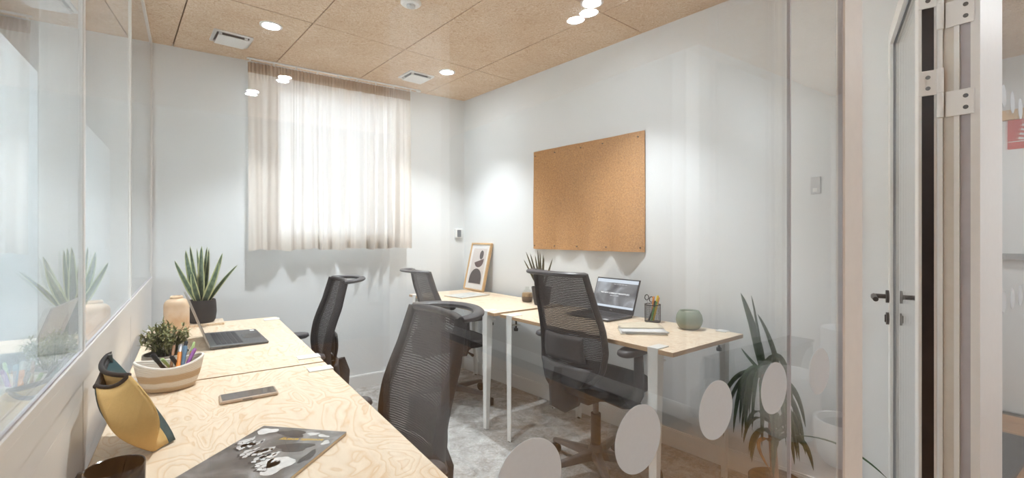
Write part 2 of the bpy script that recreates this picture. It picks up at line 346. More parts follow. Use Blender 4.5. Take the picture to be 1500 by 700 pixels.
m_layers('celadon', [(0.0, (0.20, 0.20, 0.12)), (0.30, (0.26, 0.27, 0.17)), (0.42, (0.19, 0.24, 0.17)), (1.0, (0.25, 0.31, 0.24))], 0.0, 0.10, 0.15, 0.22)
def m_emit(name, col, st):
    m, nt, b, o = nodes(name); nt.nodes.remove(b); e = N(nt, 'ShaderNodeEmission'); e.inputs[0].default_value = (*col, 1); e.inputs[1].default_value = st
    L(nt, e, 0, o, 'Surface')
m_emit('lamp_glow', (0.95, 0.985, 1.0), LAMP_E*0.30)
m_emit('corridor_glow', (0.90, 0.965, 1.0), LAMP_E*1.15)
def m_screen():
    m, nt, b, o = nodes('screen_page')
    mp = coords(nt, (1, 1, 1)); sp = N(nt, 'ShaderNodeSeparateXYZ'); L(nt, mp, 0, sp, 0)
    n1 = N(nt, 'ShaderNodeTexNoise', i_Scale=9.0, i_Detail=2.0, i_Distortion=0.8); L(nt, mp, 0, n1, 'Vector')
    rp = ramp(nt, [(0.30, (0.10, 0.10, 0.11)), (0.50, (0.24, 0.24, 0.25)), (0.68, (0.50, 0.53, 0.57))]); L(nt, n1, 0, rp, 0)
    b.inputs['Base Color'].default_value = (0.02, 0.02, 0.02, 1); b.inputs['Roughness'].default_value = 0.25
    L(nt, rp, 0, b, 'Emission Color'); b.inputs['Emission Strength'].default_value = 0.75
m_screen()
m_emit('screen_bar', (0.70, 0.76, 0.84), 0.85); m_emit('screen_text', (0.95, 0.95, 0.95), 0.9)
def m_cover():
    m, nt, b, o = nodes('photo_cover')
    mp = coords(nt, (1, 1, 1)); n1 = N(nt, 'ShaderNodeTexNoise', i_Scale=11.0, i_Detail=4.0, i_Distortion=1.2); L(nt, mp, 0, n1, 'Vector')
    rp = ramp(nt, [(0.28, (0.05, 0.048, 0.046)), (0.45, (0.12, 0.115, 0.11)), (0.6, (0.23, 0.225, 0.22)), (0.75, (0.42, 0.41, 0.40))]); L(nt, n1, 0, rp, 0); L(nt, rp, 0, b, 'Base Color'); b.inputs['Roughness'].default_value = 0.3
m_cover()
def m_cover2():
    m, nt, b, o = nodes('pale_cover')
    mp = coords(nt, (1, 1, 1)); n1 = N(nt, 'ShaderNodeTexNoise', i_Scale=14.0, i_Detail=4.0, i_Distortion=1.0); L(nt, mp, 0, n1, 'Vector')
    rp = ramp(nt, [(0.3, (0.30, 0.36, 0.38)), (0.45, (0.66, 0.68, 0.66)), (0.7, (0.78, 0.77, 0.73))]); L(nt, n1, 0, rp, 0); L(nt, rp, 0, b, 'Base Color'); b.inputs['Roughness'].default_value = 0.35
m_cover2()

# ================================================================== SETTING
def struct(mb, name, mat, **k): return tag(mb.build(name, mat, **k), kind='structure')
U_END = 4.77
# floors
struct(MB().prism([(UL-0.10, VF+0.10), (wall_u(VF+0.1)+0.02, VF+0.10), (wall_u(VB)+0.02, VB+0.02), (UL-0.10, VB+0.02)], -0.06, 0.0), 'floor', 'carpet')
fc = tag(MB().prism([(-2.0, -5.0), (2.75, -5.0), (2.75, -1.2), (U_END+.05, -1.2), (U_END+.05, VF+0.10), (-2.0, VF+0.10)], -0.10, -0.014).build('floor_corridor', 'slab_dark'), kind='structure')
PW, PL = 0.19, 1.70
pk = MB().box(-PW/2+.001, PW/2-.001, -PL/2+.001, PL/2-.001, -0.014, 0.0).build('plank', 'oak_plank', fc, bevel=0.0015, seg=1)
first = True
for i in range(36):
    u = -2.0 + PW*(i+0.5); lo = -5.0 if u < 2.75-PW/2 else -1.2; off = (i*0.61) % PL
    v = lo - off
    while v < VF+0.10:
        a, b_ = max(v, lo), min(v+PL, VF+0.10)
        if b_-a > 0.03 and u+PW/2 <= U_END+.05:
            if first: o = pk; first = False
            else: o = clone_mesh(pk, fc)
            o.location = (u, (a+b_)/2, 0); o.scale = (1, (b_-a)/PL, 1)
        v += PL
struct(MB().box(-1.45, UL-0.10, VF, VB, -0.06, 0.0), 'floor_neighbour', 'mat_black')  # floor blackened to keep the neighbour side dim behind the glass
# ceiling slab and the wood-wool tiles under it
slab = struct(MB().box(-2.1, U_END+.2, -5.1, VB+0.15, CEIL+0.022, CEIL+0.12), 'ceiling', 'slab_dark')
def clip(poly, n, d):   # keep n.p <= d
    out = []
    for i in range(len(poly)):
        a, b_ = poly[i-1], poly[i]; da = n[0]*a[0]+n[1]*a[1]-d; db = n[0]*b_[0]+n[1]*b_[1]-d
        if (da <= 0) != (db <= 0):
            t = da/(da-db); out.append((a[0]+(b_[0]-a[0])*t, a[1]+(b_[1]-a[1])*t))
        if db <= 0: out.append(b_)
    return out
ang = R(5.9); e1 = (math.cos(ang), math.sin(ang)); e2 = (-math.sin(ang), math.cos(ang)); P3 = (1.795, 3.062)
G = 0.0035
for i in range(-9, 7):
    for j in range(-4, 2):
        x0, x1 = i*0.6+G, (i+1)*0.6-G; y0, y1 = j*1.2+G, (j+1)*1.2-G
        q = [(x0,y0),(x1,y0),(x1,y1),(x0,y1)]
        q = [(P3[0]+a*e1[0]+b_*e2[0], P3[1]+a*e1[1]+b_*e2[1]) for a, b_ in q]
        for n_, d_ in (((-1,0), -UL+0.26), ((0,1), VB-0.001), ((0,-1), -(VF+0.02)), ((1,0.1056), 2.114+0.1056*3.83-0.001)):
            q = clip(q, n_, d_)
            if len(q) < 3: break
        if len(q) >= 3: MB().prism(q, CEIL, CEIL+0.02).build('ceiling_tile', 'wood_wool', slab)
struct(MB().box(-1.45, UL-0.27, VF, VB, CEIL+0.002, CEIL+0.02), 'ceiling_neighbour', 'wood_wool')
struct(MB().prism([(-2.0, -5.0), (2.75, -5.0), (2.75, -1.2), (U_END, -1.2), (U_END, VF), (-2.0, VF)], CEIL, CEIL+0.02), 'ceiling_corridor', 'wood_wool')
# back wall with a window opening
W0, W1, WZ0, WZ1 = 0.50, 1.51, 1.20, 2.385
wb = MB()
wb.box(UL-.08, W0, VB, VB+0.14, -0.05, CEIL+0.02); wb.box(W1, wall_u(VB)+0.3, VB, VB+0.14, -0.05, CEIL+0.02)
wb.box(W0, W1, VB, VB+0.14, -0.05, WZ0); wb.box(W0, W1, VB, VB+0.14, WZ1, CEIL+0.02)
struct(wb, 'wall_back', 'wall_paint')
wn = empty('window_1', kind='structure')
f = MB()
f.box(W0, W0+.05, VB+.05, VB+.11, WZ0, WZ1); f.box(W1-.05, W1, VB+.05, VB+.11, WZ0, WZ1)
f.box(W0+.05, W1-.05, VB+.05, VB+.11, WZ0, WZ0+.05); f.box(W0+.05, W1-.05, VB+.05, VB+.11, WZ1-.05, WZ1)
f.build('window_frame', 'trim_white', wn)
MB().box(W0+.05, W1-.05, VB+.076, VB+.084, WZ0+.05, WZ1-.05).build('pane', 'window_darkened', wn)
MB().box(W0, W1, VB+.003, VB+.05, WZ0-.0, WZ0+.012).build('window_sill', 'trim_white', wn)
# right wall
q = [(wall_u(VF+.08), VF+.08), (wall_u(VF+.08)+.12, VF+.08), (wall_u(VB)+.12, VB+.0), (wall_u(VB), VB+.0)]
struct(MB().prism(q, -0.05, CEIL+0.02), 'wall_right', 'wall_paint')
# baseboards (back: full width; right: along the wall)
bb = MB().box(UL+.001, wall_u(VB)-.001, VB-.014, VB, 0.0, 0.095); bb.box(UL+.001, wall_u(VB)-.001, VB-.010, VB, 0.095, 0.102)
struct(bb, 'baseboard_back', 'trim_white')
bb = MB()
for t, z0, z1 in ((.014, 0, .095), (.010, .095, .102)):
    bb.prism([(wall_u(.46)-t, .46), (wall_u(.46), .46), (wall_u(VB-.015), VB-.015), (wall_u(VB-.015)-t, VB-.015)], z0, z1)
struct(bb, 'baseboard_right', 'trim_white')

# left partition: solid panels, rail, posts, two glass skins
wl = empty('wall_left', kind='structure')
POSTS = [0.40, 1.456, 2.51, 3.815]
RAIL0, RAIL1 = 0.905, 0.972
for a, b_ in zip(POSTS[:-1], POSTS[1:]):
    MB().box(UL-.075, UL-.004, a+.004, b_-.004, 0.0, RAIL0-.002).build('panel', 'panel_white', wl, bevel=.0015, seg=1)
    MB().box(UL-.014, UL-.006, a+.013, b_-.013, RAIL1+.002, CEIL-.026).build('pane', 'glass_pane', wl)
    MB().box(UL-.068, UL-.060, a+.013, b_-.013, RAIL1+.002, CEIL-.026).build('pane', 'glass_pane', wl)
MB().box(UL-.076, UL, POSTS[0]-.03, VB-.002, RAIL0, RAIL1).build('rail', 'panel_white', wl, bevel=.002, seg=1)
MB().box(UL-.006, UL-.003, POSTS[0]-.03, VB-.002, RAIL1+.0005, RAIL1+.004).build('gasket', 'jamb_grey', wl)
MB().box(UL-.076, UL, POSTS[0]-.03, VB-.002, CEIL-.025, CEIL-.001).build('head_channel', 'panel_white', wl)
for p in POSTS:
    MB().box(UL-.075, UL-.001, p-.0115, p+.0115, RAIL1+.0005, CEIL-.0255).build('post', 'panel_white', wl, bevel=.002, seg=1)
for a, b_ in ((0.44, 1.345), (1.47, 2.40)):
    MB().box(UL-.0595, UL-.0580, a, b_, RAIL1+.003, 1.577).build('frosted_film', 'frosted_film', wl)

# neighbour room shell (far side: a low window strip added to light the film from behind)
struct(MB().box(-1.45, UL-.08, VF-.02, VF+.08, -0.05, CEIL+.02), 'wall_neighbour', 'wall_paint')
struct(MB().box(-1.45, UL-.0805, VB, VB+.14, -.05, CEIL+.02), 'wall_neighbour_back', 'wall_dimmed_grey')
nb = empty('film_backlight_window', kind='structure')
for a in ((VF+.08, VB, 0, .95), (VF+.08, VB, 1.68, CEIL+.02), (VF+.08, .45, .95, 1.68), (2.50, VB, .95, 1.68)): MB().box(-1.45, -1.35, *a).build('wall_segment', 'wall_dimmed_grey', nb)
for k in range(3): MB().box(-1.43, -1.37, .45+k*1.0, .50+k*1.0, .95, 1.68).build('mullion', 'trim_white', nb)
for k in range(2): MB().box(-1.404, -1.396, .502+k*1.0, 1.448+k*1.0, .952, 1.678).build('pane', 'window_glass', nb)

# front glass partition: two skins, joint, post, door frame
def glass_bay(name, a, b_, dots, skins=(0, .054)):
    w = empty(name, kind='structure')
    for v in [VF+k for k in skins]: MB().box(a, b_ if v == VF else max(b_, .785 if a < 0 else b_), v, v+.005, .055, CEIL-.03).build('pane', 'glass_pane', w)
    MB().box(a, b_, VF-.005, VF+.070, 0.0, .053).build('floor_channel', 'panel_white', w)
    MB().box(a, b_, VF-.005, VF+.070, CEIL-.028, CEIL-.001).build('head_channel', 'panel_white', w)
    for u, z in dots:
        n = 40; prof = [(u+.033*math.cos(2*math.pi*k/n), VF-.0008, z+.033*math.sin(2*math.pi*k/n)) for k in range(n)]
        MB().prism3(prof, (0, .0006, 0)).build('dot_sticker', 'dot_film', w)
    return w
DZ, DZ2, DP = CAM_H-.197, 1.655, .1316
J = .665; P0, P1 = .836, .909; JA, JB = 1.68, 1.94
glass_bay('window_2', UL-.079, J-.0016, [(.752-DP*k, z) for k in range(1, 7) for z in (DZ, DZ2)])
glass_bay('window_3', J+.0016, P0-.0027, [(.752, DZ), (.752, DZ2)], (0,))
glass_bay('window_4', JB+.002, wall_u(VF)-.01, [(1.985+.125*k, z) for k in range(4) for z in (DZ, DZ2)], (0,))
struct(MB().box(J-.0012, J+.0012, VF-.0002, VF+.0040, .055, CEIL-.03), 'trim_1', 'jamb_grey')
struct(MB().box(P0-.0025, P0, VF+.0003, VF+.0057, .055, CEIL-.03), 'trim_2', 'jamb_grey')
struct(MB().box(P0, P1, VF-.002, VF+.010, 0, CEIL-.001), 'trim_3', 'frame_warm', bevel=.002, seg=1)
# door frame, hinge side: stepped jamb, head above the opening
dj = empty('door_1', kind='structure')
MB().box(JA+.006, JB, VF-.004, VF+.075, 0, CEIL-.001).build('jamb', 'trim_white', dj)
MB().box(JA, JA+.006, VF-.004, VF+.014, 0, 2.1).build('jamb_stop', 'trim_white', dj)
MB().box(JA+.004, JA+.0062, VF+.0145, VF+.034, 0, 2.1).build('rebate', 'jamb_grey', dj)
MB().box(JA-.002, JA+.006, VF+.035, VF+.046, 0, 2.1).build('jamb_stop', 'trim_white', dj)
MB().box(JA+.003, JA+.006, VF+.0465, VF+.068, 0, 2.1).build('rebate', 'jamb_beige', dj)
MB().box(JA-.002, JA+.006, VF+.0685, VF+.076, 0, 2.1).build('jamb_stop', 'trim_white', dj)
MB().box(P1, JA+.006, VF-.002, VF+.075, 2.10, 2.16).build('head', 'trim_white', dj)
MB().box(P1, JA+.006, VF+.010, VF+.065, 2.161, CEIL-.001).build('transom_panel', 'panel_white', dj)
# the open glazed door leaf
DA = R(21); dd = Vector((math.cos(DA), math.sin(DA), 0)); dn = Vector((-math.sin(DA), math.cos(DA), 0))
leaf = empty('glazed_door', (1.676, .379, 0), DA, 'white framed glass door with dark lever handle, swung open inside', 'door')
LW, LT, LH = .772, .040, 2.075
f = MB(); s_ = .055
f.box(0, s_, 0, LT, .01, LH); f.box(LW-s_, LW, 0, LT, .01, LH)
for o in (MB().box(0, s_, 0, LT, .01, LH), MB().box(LW-s_, LW, 0, LT, .01, LH)): o.build('stile', 'trim_white', leaf, bevel=.002, seg=1)
for z0, z1 in ((.01, .10), (LH-.06, LH)): MB().box(s_, LW-s_, 0.0005, LT-.0005, z0, z1).build('rail', 'trim_white', leaf)
MB().box(s_, LW-s_, LT/2-.004, LT/2+.004, .10, LH-.06).build('pane', 'glass_pane', leaf)
for y0 in (LT/2-.008, LT/2+.0045):
    g = MB(); g.box(s_, s_+.004, y0, y0+.0035, .10, LH-.06); g.box(LW-s_-.004, LW-s_, y0, y0+.0035, .10, LH-.06); g.box(s_, LW-s_, y0, y0+.0035, LH-.064, LH-.06)
    g.build('gasket', 'gasket_grey', leaf)
MB().box(-.0012, 0, .007, LT-.008, .012, LH-.002).build('edge_seal', 'gasket_black', leaf)
for sgn, y in ((1, LT), (-1, 0)):
    hd = MB().cyl((LW-.028, y, .99), (LW-.028, y+sgn*.010, .99), .026, seg=24).build('handle', 'handle_dark', leaf, smooth=True)
    MB().cyl((LW-.028, y+sgn*.008, .99), (LW-.028, y+sgn*.050, .99), .0095, seg=12).build('handle_neck', 'handle_dark', hd, smooth=True)
    MB().tube([(LW-.026, y+sgn*.049, .99), (LW-.075, y+sgn*.052, .99), (LW-.140, y+sgn*.050, .988)], [.0105, .0105, .0095], 10).build('lever', 'handle_dark', hd, smooth=True)
    ky = MB().cyl((LW-.028, y, .90), (LW-.028, y+sgn*.009, .90), .025, seg=24).build('key_rose', 'handle_dark', leaf, smooth=True)
    MB().box(LW-.032, LW-.024, min(y, y+sgn*.014), max(y, y+sgn*.014), .885, .915).build('lock_cylinder', 'screw_steel', ky)
# hinges: a leaf plate on the door edge, a lower plate on the jamb, knuckle between
jx = MB()
for zc in (1.625, 1.865, 0.25):
    hz = empty('door_hinge', (0, 0, zc), 0, {1.625: 'white steel two-plate door hinge, middle one of the open door', 1.865: 'white steel two-plate door hinge near the door top', 0.25: 'white steel two-plate door hinge near the floor'}[zc], 'hinge', 'door hinges')
    a0 = Vector((1.676, .379, 0)); 
    MB().obox(a0+dn*.016-dd*.0038+Vector((0,0,.033)), (dn, dd, (0,0,1)), (.024, .0024, .034)).build('hinge_plate', 'trim_white', hz, bevel=.001, seg=1)
    MB().box(JA-.0062, JA-.0022, VF+.006, VF+.062, -.066, .002).build('hinge_plate', 'trim_white', hz, bevel=.001, seg=1)
    MB().cyl((JA-.0105, VF+.0715, .0025), (JA-.0105, VF+.0715, .067), .0075, seg=14).build('knuckle', 'trim_white', hz, smooth=True)
    MB().cyl((JA-.0105, VF+.0715, -.066), (JA-.0105, VF+.0715, .0015), .0075, seg=14).build('knuckle', 'trim_white', hz, smooth=True)
    for dz in (.018, .048):
        c = a0+dn*.020-dd*.0062+Vector((0,0,dz)); MB().cyl(c, c-dd*.0008, .0055, seg=14).build('screw', 'screw_steel', hz)
        c = Vector((JA-.0062, VF+.022, dz-.065)); MB().cyl(c, c-Vector((.0008,0,0)), .0055, seg=14).build('screw', 'screw_steel', hz)

# corridor shell behind the camera
struct(MB().box(U_END, U_END+.1, -1.2, VF+.1, -.05, CEIL+.02), 'wall_corridor_end', 'wall_paint')
struct(MB().box(wall_u(VF)+.01, U_END, VF-.0, VF+.1, -.05, CEIL+.02), 'wall_corridor_front', 'wall_paint')
struct(MB().box(2.75, U_END, -1.3, -1.2, -.05, CEIL+.02), 'wall_corridor_rear', 'wall_paint')
struct(MB().box(2.75, 2.85, -5.0, -1.3, -.05, CEIL+.02), 'wall_corridor_side', 'wall_dimmed_grey')
struct(MB().box(-2.0, 2.85, -5.1, -5.0, -.05, CEIL+.02), 'wall_corridor_back', 'wall_dimmed_taupe')
struct(MB().box(-2.1, -2.0, -5.0, VF-.02, -.05, CEIL+.02), 'wall_corridor_left', 'wall_dimmed_taupe')
struct(MB().box(2.736, 2.75, -4.99, -1.21, 0, .10), 'baseboard_corridor', 'trim_white')
struct(MB().box(.93, 1.18, -1.95, -1.70, 0, CEIL-.002), 'trim_4', 'trim_white')

# ================================================================== CEILING FITTINGS
def downlight(u, v, label, grp, glow='lamp_glow'):
    e = empty('ceiling_downlight', (u, v, CEIL), 0, label, 'lamp', grp)
    MB().lathe([(.046,-.001),(.062,-.001),(.062,-.006),(.050,-.008),(.046,-.004),(.046,-.001)], 32).build('trim_ring', 'trim_white', e, smooth=True)
    MB().lathe([(0,-.003),(.0455,-.003),(.0455,-.0005),(0,-.0005)], 32).build('diffuser', glow, e)
    if glow == 'lamp_glow':      # lensed fitting: most of its light goes down in a soft cone
        ld = bpy.data.lights.new('downlight_beam', 'SPOT'); ld.energy = SPOT_W; ld.color = (0.925, 0.975, 1.0); ld.spot_size = R(92); ld.spot_blend = 0.75; ld.shadow_soft_size = 0.03
        lo = bpy.data.objects.new('downlight_beam', ld); COL.objects.link(lo); lo.parent = e; lo.location = (0, 0, -.040)
    return e
downlight(.40, 3.108, 'round recessed ceiling downlight above the plywood desk beside the curtain', 'room downlights')
downlight(1.625, 3.217, 'round recessed ceiling downlight between curtain and framed print corner', 'room downlights')
downlight(1.782, 1.812, 'round recessed ceiling downlight at the chipped tile joint by cork board wall', 'room downlights')
downlight(.45, 1.75, 'round recessed ceiling downlight over the laptop desk by the glass partition', 'room downlights')
for i, (u, v) in enumerate(((.45, -4.0), (1.9, -.9), (3.6, -.45), (-.9, -1.0), (1.85, -1.3), (.62, -3.45))):
    downlight(u, v, 'round recessed downlight in the corridor ceiling', 'corridor downlights', 'corridor_glow')

def vent(u, v, label):
    e = empty('ceiling_vent', (u, v, CEIL), ang, label, 'vent', 'ceiling vents')
    h = .105
    fr = MB()
    for a in ((-h,h,-h,-h+.016),(-h,h,h-.016,h),(-h,-h+.016,-h+.016,h-.016),(h-.016,h,-h+.016,h-.016)): fr.box(*a, -.010, -.0005)
    fr.build('frame', 'steel_white', e, bevel=.003)
    MB().box(-h+.016, h-.016, -h+.016, h-.016, -.002, -.0005).build('throat', 'gasket_grey', e)
    MB().box(-.083, .083, -.083, .083, -.026, -.021).build('face_plate', 'steel_white', e, bevel=.0015)
    for sx in (-1, 1):
        for sy in (-1, 1): MB().box(sx*.07-.008, sx*.07+.008, sy*.07-.008, sy*.07+.008, -.0215, -.0015).build('standoff', 'steel_white', e)
vent(.218, 3.457, 'square white ceiling vent above the snake plant corner')
vent(1.474, 3.452, 'square white ceiling vent by the curtain rail end')
e = empty('smoke_detector', (.98, 2.368, CEIL), 0, 'round white smoke detector on the ceiling tiles', 'smoke detector')
MB().lathe([(.055,-.0005),(.055,-.010),(.046,-.018),(0,-.018)], 32).build('base', 'steel_white', e, smooth=True)
MB().lathe([(.024,-.018),(.022,-.030),(.012,-.034),(0,-.034)], 24).build('sensor', 'pale_grey_plastic', e, smooth=True)

# ================================================================== CURTAIN
C0, C1, CZ0, CZ1 = .336, 1.550, 1.135, 2.468
rr = random.Random(3)
fold = [(rr.uniform(.55, 1.0), rr.uniform(0, 6.28)) for _ in range(6)]
def cur_v(s, z):
    h = max(0, min(1, (z-2.36)/.06)); lowk = max(0, min(1, (2.40-z)/1.0))
    u = s*(C1-C0)
    ph = 2*math.pi*(u*9.2 + .35*math.sin(u*5.1+1) + .25*math.sin(u*13))
    big = .034*math.sin(ph)*(.65+.35*math.sin(u*7+2)) + .010*math.sin(ph*2.13+1.1)
    if s < .16: big = big*(.12+.88*(s/.16)**2) - .034*(1-(s/.16)**2)
    fine = .010*math.sin(2*math.pi*u*44+ .8*math.sin(u*60))
    return 3.752 - .014*lowk + (1-h)*big*(.40+.75*lowk) + (h*.9+.12*min(1, max(0, (s-.12)*8)))*fine
def cur_u(s, z):
    k = max(0, min(1, (2.38-z)/1.2)); return C0 + s*(C1-C0) + .010*math.sin(s*40)*k
def cz0(s): return CZ0 + .006*math.sin(s*23) - .004*math.cos(s*61)
cu = empty('window_curtain', (.95, 3.75, CZ0), 0, 'off white linen curtain with gathered header over the window', 'curtain')
O = Vector((.95, 3.75, CZ0))
def cfn(za, zb, off=0):
    def fn(s, t):
        b0 = cz0(s); z0 = b0 if za is None else za; z1 = zb if zb is not None else b0+.062
        z = z0+(z1-z0)*t; return Vector((cur_u(s, z), cur_v(s, z)+off, z))-O
    return fn
MB().grid(cfn(None, 2.392), 520, 44).build('cloth', 'linen', cu, smooth='all', recalc=False)
MB().grid(cfn(2.392, CZ1), 520, 4).build('header_tape', 'linen_header_unlit', cu, smooth='all', recalc=False)
MB().grid(cfn(None, None, .0035), 520, 3).build('hem', 'linen', cu, smooth='all', recalc=False)
tr = empty('curtain_rail', (.95, 3.752, CEIL), 0, 'slim white curtain rail fixed under the ceiling tiles', 'curtain rail')
MB().box(-.62, .685, -.006, .006, -.012, -.0015).build('track', 'steel_white', tr, bevel=.002, seg=1)
MB().box(.655, .690, -.012, .012, -.020, -.0125).build('end_stop', 'steel_white', tr)
for k in range(9): MB().box(-.60+k*.15-.006, -.60+k*.15+.006, -.003, .003, -.031, -.0125).build('glider', 'steel_white', tr)

# ================================================================== WALL ITEMS
wa = math.atan(.1056); wdir = Vector((math.sin(wa), -math.cos(wa), 0)); wnrm = Vector((-math.cos(wa), -math.sin(wa), 0))   # toward camera along the wall; into room
def on_wall(v, z, off=0): return Vector((wall_u(v), v, z)) + wnrm*off
cb = empty('cork_board', on_wall(2.385, 1.137), 0, 'warped cork sheet pinned to the white wall', 'pin board')
Lb = (on_wall(2.882, 0)-on_wall(1.889, 0)).length; Hb = .753
def bowf(s, t):
    lo = (1-t)**3; hi = t**4
    b = .004 + .026*abs(math.sin(math.pi*s*4))**1.3*(lo*(1.0 if s < .5 else 1.6)) + .003*math.sin(s*9+t*5) + .004*hi*abs(math.sin(math.pi*s*4))
    return b
def cork(off):
    def fn(s, t): return wdir*((s-.5)*Lb) + Vector((0,0,t*Hb)) + wnrm*(bowf(s, t)+.0015+off)
    return fn
mb = MB().grid(cork(.006), 80, 20); n = len(mb.v); mb2 = MB().grid(cork(0), 80, 20)
mb.v += mb2.v; mb.f += [tuple(i+n for i in reversed(q)) for q in mb2.f]
def rim(idx):
    for a, b_ in zip(idx[:-1], idx[1:]): mb.f.append((a, b_, b_+n, a+n))
rim([i for i in range(81)]); rim([20*81+i for i in range(81)]); rim([j*81 for j in range(21)]); rim([j*81+80 for j in range(21)])
mb.build('cork_sheet', 'cork', cb, smooth=True)
for t, ss in ((.035, (.02, .235, .455, .715, .975)), (.955, (.02, .235, .485, .675, .955))):
    for s in ss:
        p = cork(.006)(s, t); MB().cyl(p, p+wnrm*.006, .0045, seg=10).build('push_pin', 'pin_dark', cb, smooth=True)
th = empty('thermostat', (2.048, VB, 1.215), 0, 'small white wall thermostat with grey display', 'thermostat')
MB().box(-.037, .037, -.020, -.0005, 0, .088).build('housing', 'steel_white', th, bevel=.006)
MB().box(-.019, .021, -.0215, -.0202, .012, .078).build('display', 'gasket_grey', th)
MB().cyl((0, -.0202, .006), (0, -.0215, .006), .002, seg=8).build('indicator', 'pin_dark', th)
sw = empty('wall_switch', on_wall(.975, 1.44), -wa, 'slim white wall control beside the open door', 'switch')
sm = MB().box(-.010, -.0005, -.022, .022, -.005, .075).build('plate', 'pale_grey_plastic', sw, bevel=.003)
MB().box(-.0125, -.0105, -.010, .010, .005, .022).build('button', 'steel_white', sw)

# ================================================================== DESKS
def make_desk(name, loc, rz, label, length=1.2, depth=.60, slot=True):
    d = empty(name, loc, rz, label, 'desk')
    # local: x across (0 = front edge, +depth = back edge), y along, z up
    T = .019
    top = MB().box(0, depth, 0, length, DESK_Z-T+.0008, DESK_Z).build('desktop', 'plywood', d)
    e_ = MB(); 
    for a in ((-.0008, 0, -.0008, length+.0008), (depth, depth+.0008, -.0008, length+.0008), (0, depth, -.0008, 0), (0, depth, length, length+.0008)): e_.box(*a, DESK_Z-T, DESK_Z-.0004)
    e_.build('edge_ply', 'ply_edge', d)
    if slot: MB().box(depth-.075, depth-.070, length*.36, length*.72, DESK_Z-.0005, DESK_Z+.0004).build('slot_shade', 'pen_brown', d)  # flat dark strip painted for the shade inside the slot, no recess cut
    for ix, x in ((1, 0), (-1, depth)):
        for y in (.095, length-.095):
            lg = MB(); w = .026
            lg.hexa([(x-ix*.004, y-w*.62, .004), (x-ix*.001, y-w*.62, .004), (x-ix*.001, y+w*.62, .004), (x-ix*.004, y+w*.62, .004)],
                    [(x-ix*.005, y-w, DESK_Z+.004), (x-ix*.001, y-w, DESK_Z+.004), (x-ix*.001, y+w, DESK_Z+.004), (x-ix*.005, y+w, DESK_Z+.004)])
            yy = y-w if y < length/2 else y+w; sg = 1 if y < length/2 else -1
            lg.hexa([(x-ix*.004, yy+sg*w*.38, .004), (x+ix*.018, yy+sg*w*.38, .004), (x+ix*.018, yy+sg*(w*.38+.003), .004), (x-ix*.004, yy+sg*(w*.38+.003), .004)],
                    [(x-ix*.004, yy, DESK_Z-T-.003), (x+ix*.040, yy, DESK_Z-T-.003), (x+ix*.040, yy+sg*.003, DESK_Z-T-.003), (x-ix*.004, yy+sg*.003, DESK_Z-T-.003)])
            o = lg.build('leg', 'steel_white', d)
            tl = .078 if ix == 1 else .04
            MB().box(min(x-ix*.005, x+ix*tl), max(x-ix*.005, x+ix*tl), y-w, y+w, DESK_Z+.0003, DESK_Z+.005).build('clamp_tab', 'steel_white', o, bevel=.0015, seg=1)
            MB().box(min(x, x+ix*.07), max(x, x+ix*.07), y-.018, y+.018, DESK_Z-T-.040, DESK_Z-T-.036).build('clamp_plate', 'steel_white', o)
            MB().cyl((x+ix*.05, y, DESK_Z-T-.060), (x+ix*.05, y, DESK_Z-T-.0005), .006, seg=10).build('clamp_screw', 'gasket_black', o)
            MB().cyl((x+ix*.05, y, DESK_Z-T-.074), (x+ix*.05, y, DESK_Z-T-.058), .013, seg=12).build('clamp_knob', 'gasket_black', o)
            MB().cyl((x+ix*.004, y, .0005), (x+ix*.004, y, .005), .010, seg=10).build('foot', 'rubber', o)
    return d
LE = .425
# left row: front edge faces the room (+u); local x runs toward the glass partition
def left_desk(v0, label): 
    d = make_desk('plywood_desk', (LE, v0+1.2, 0), R(180), label, slot=False); return d
left_desk(1.888, 'plywood desk with open laptop, wooden vase and snake plant')
left_desk(.676, 'plywood desk with phone, magazine, pouch and mug on it')
RZ = R(3.2)
make_desk('plywood_desk', (1.640, 1.197, 0), RZ, 'plywood desk by cork board carrying laptop, papers and green candle')
make_desk('plywood_desk', (1.560, 2.445, 0), RZ, 'plywood desk in the corner carrying the framed print')

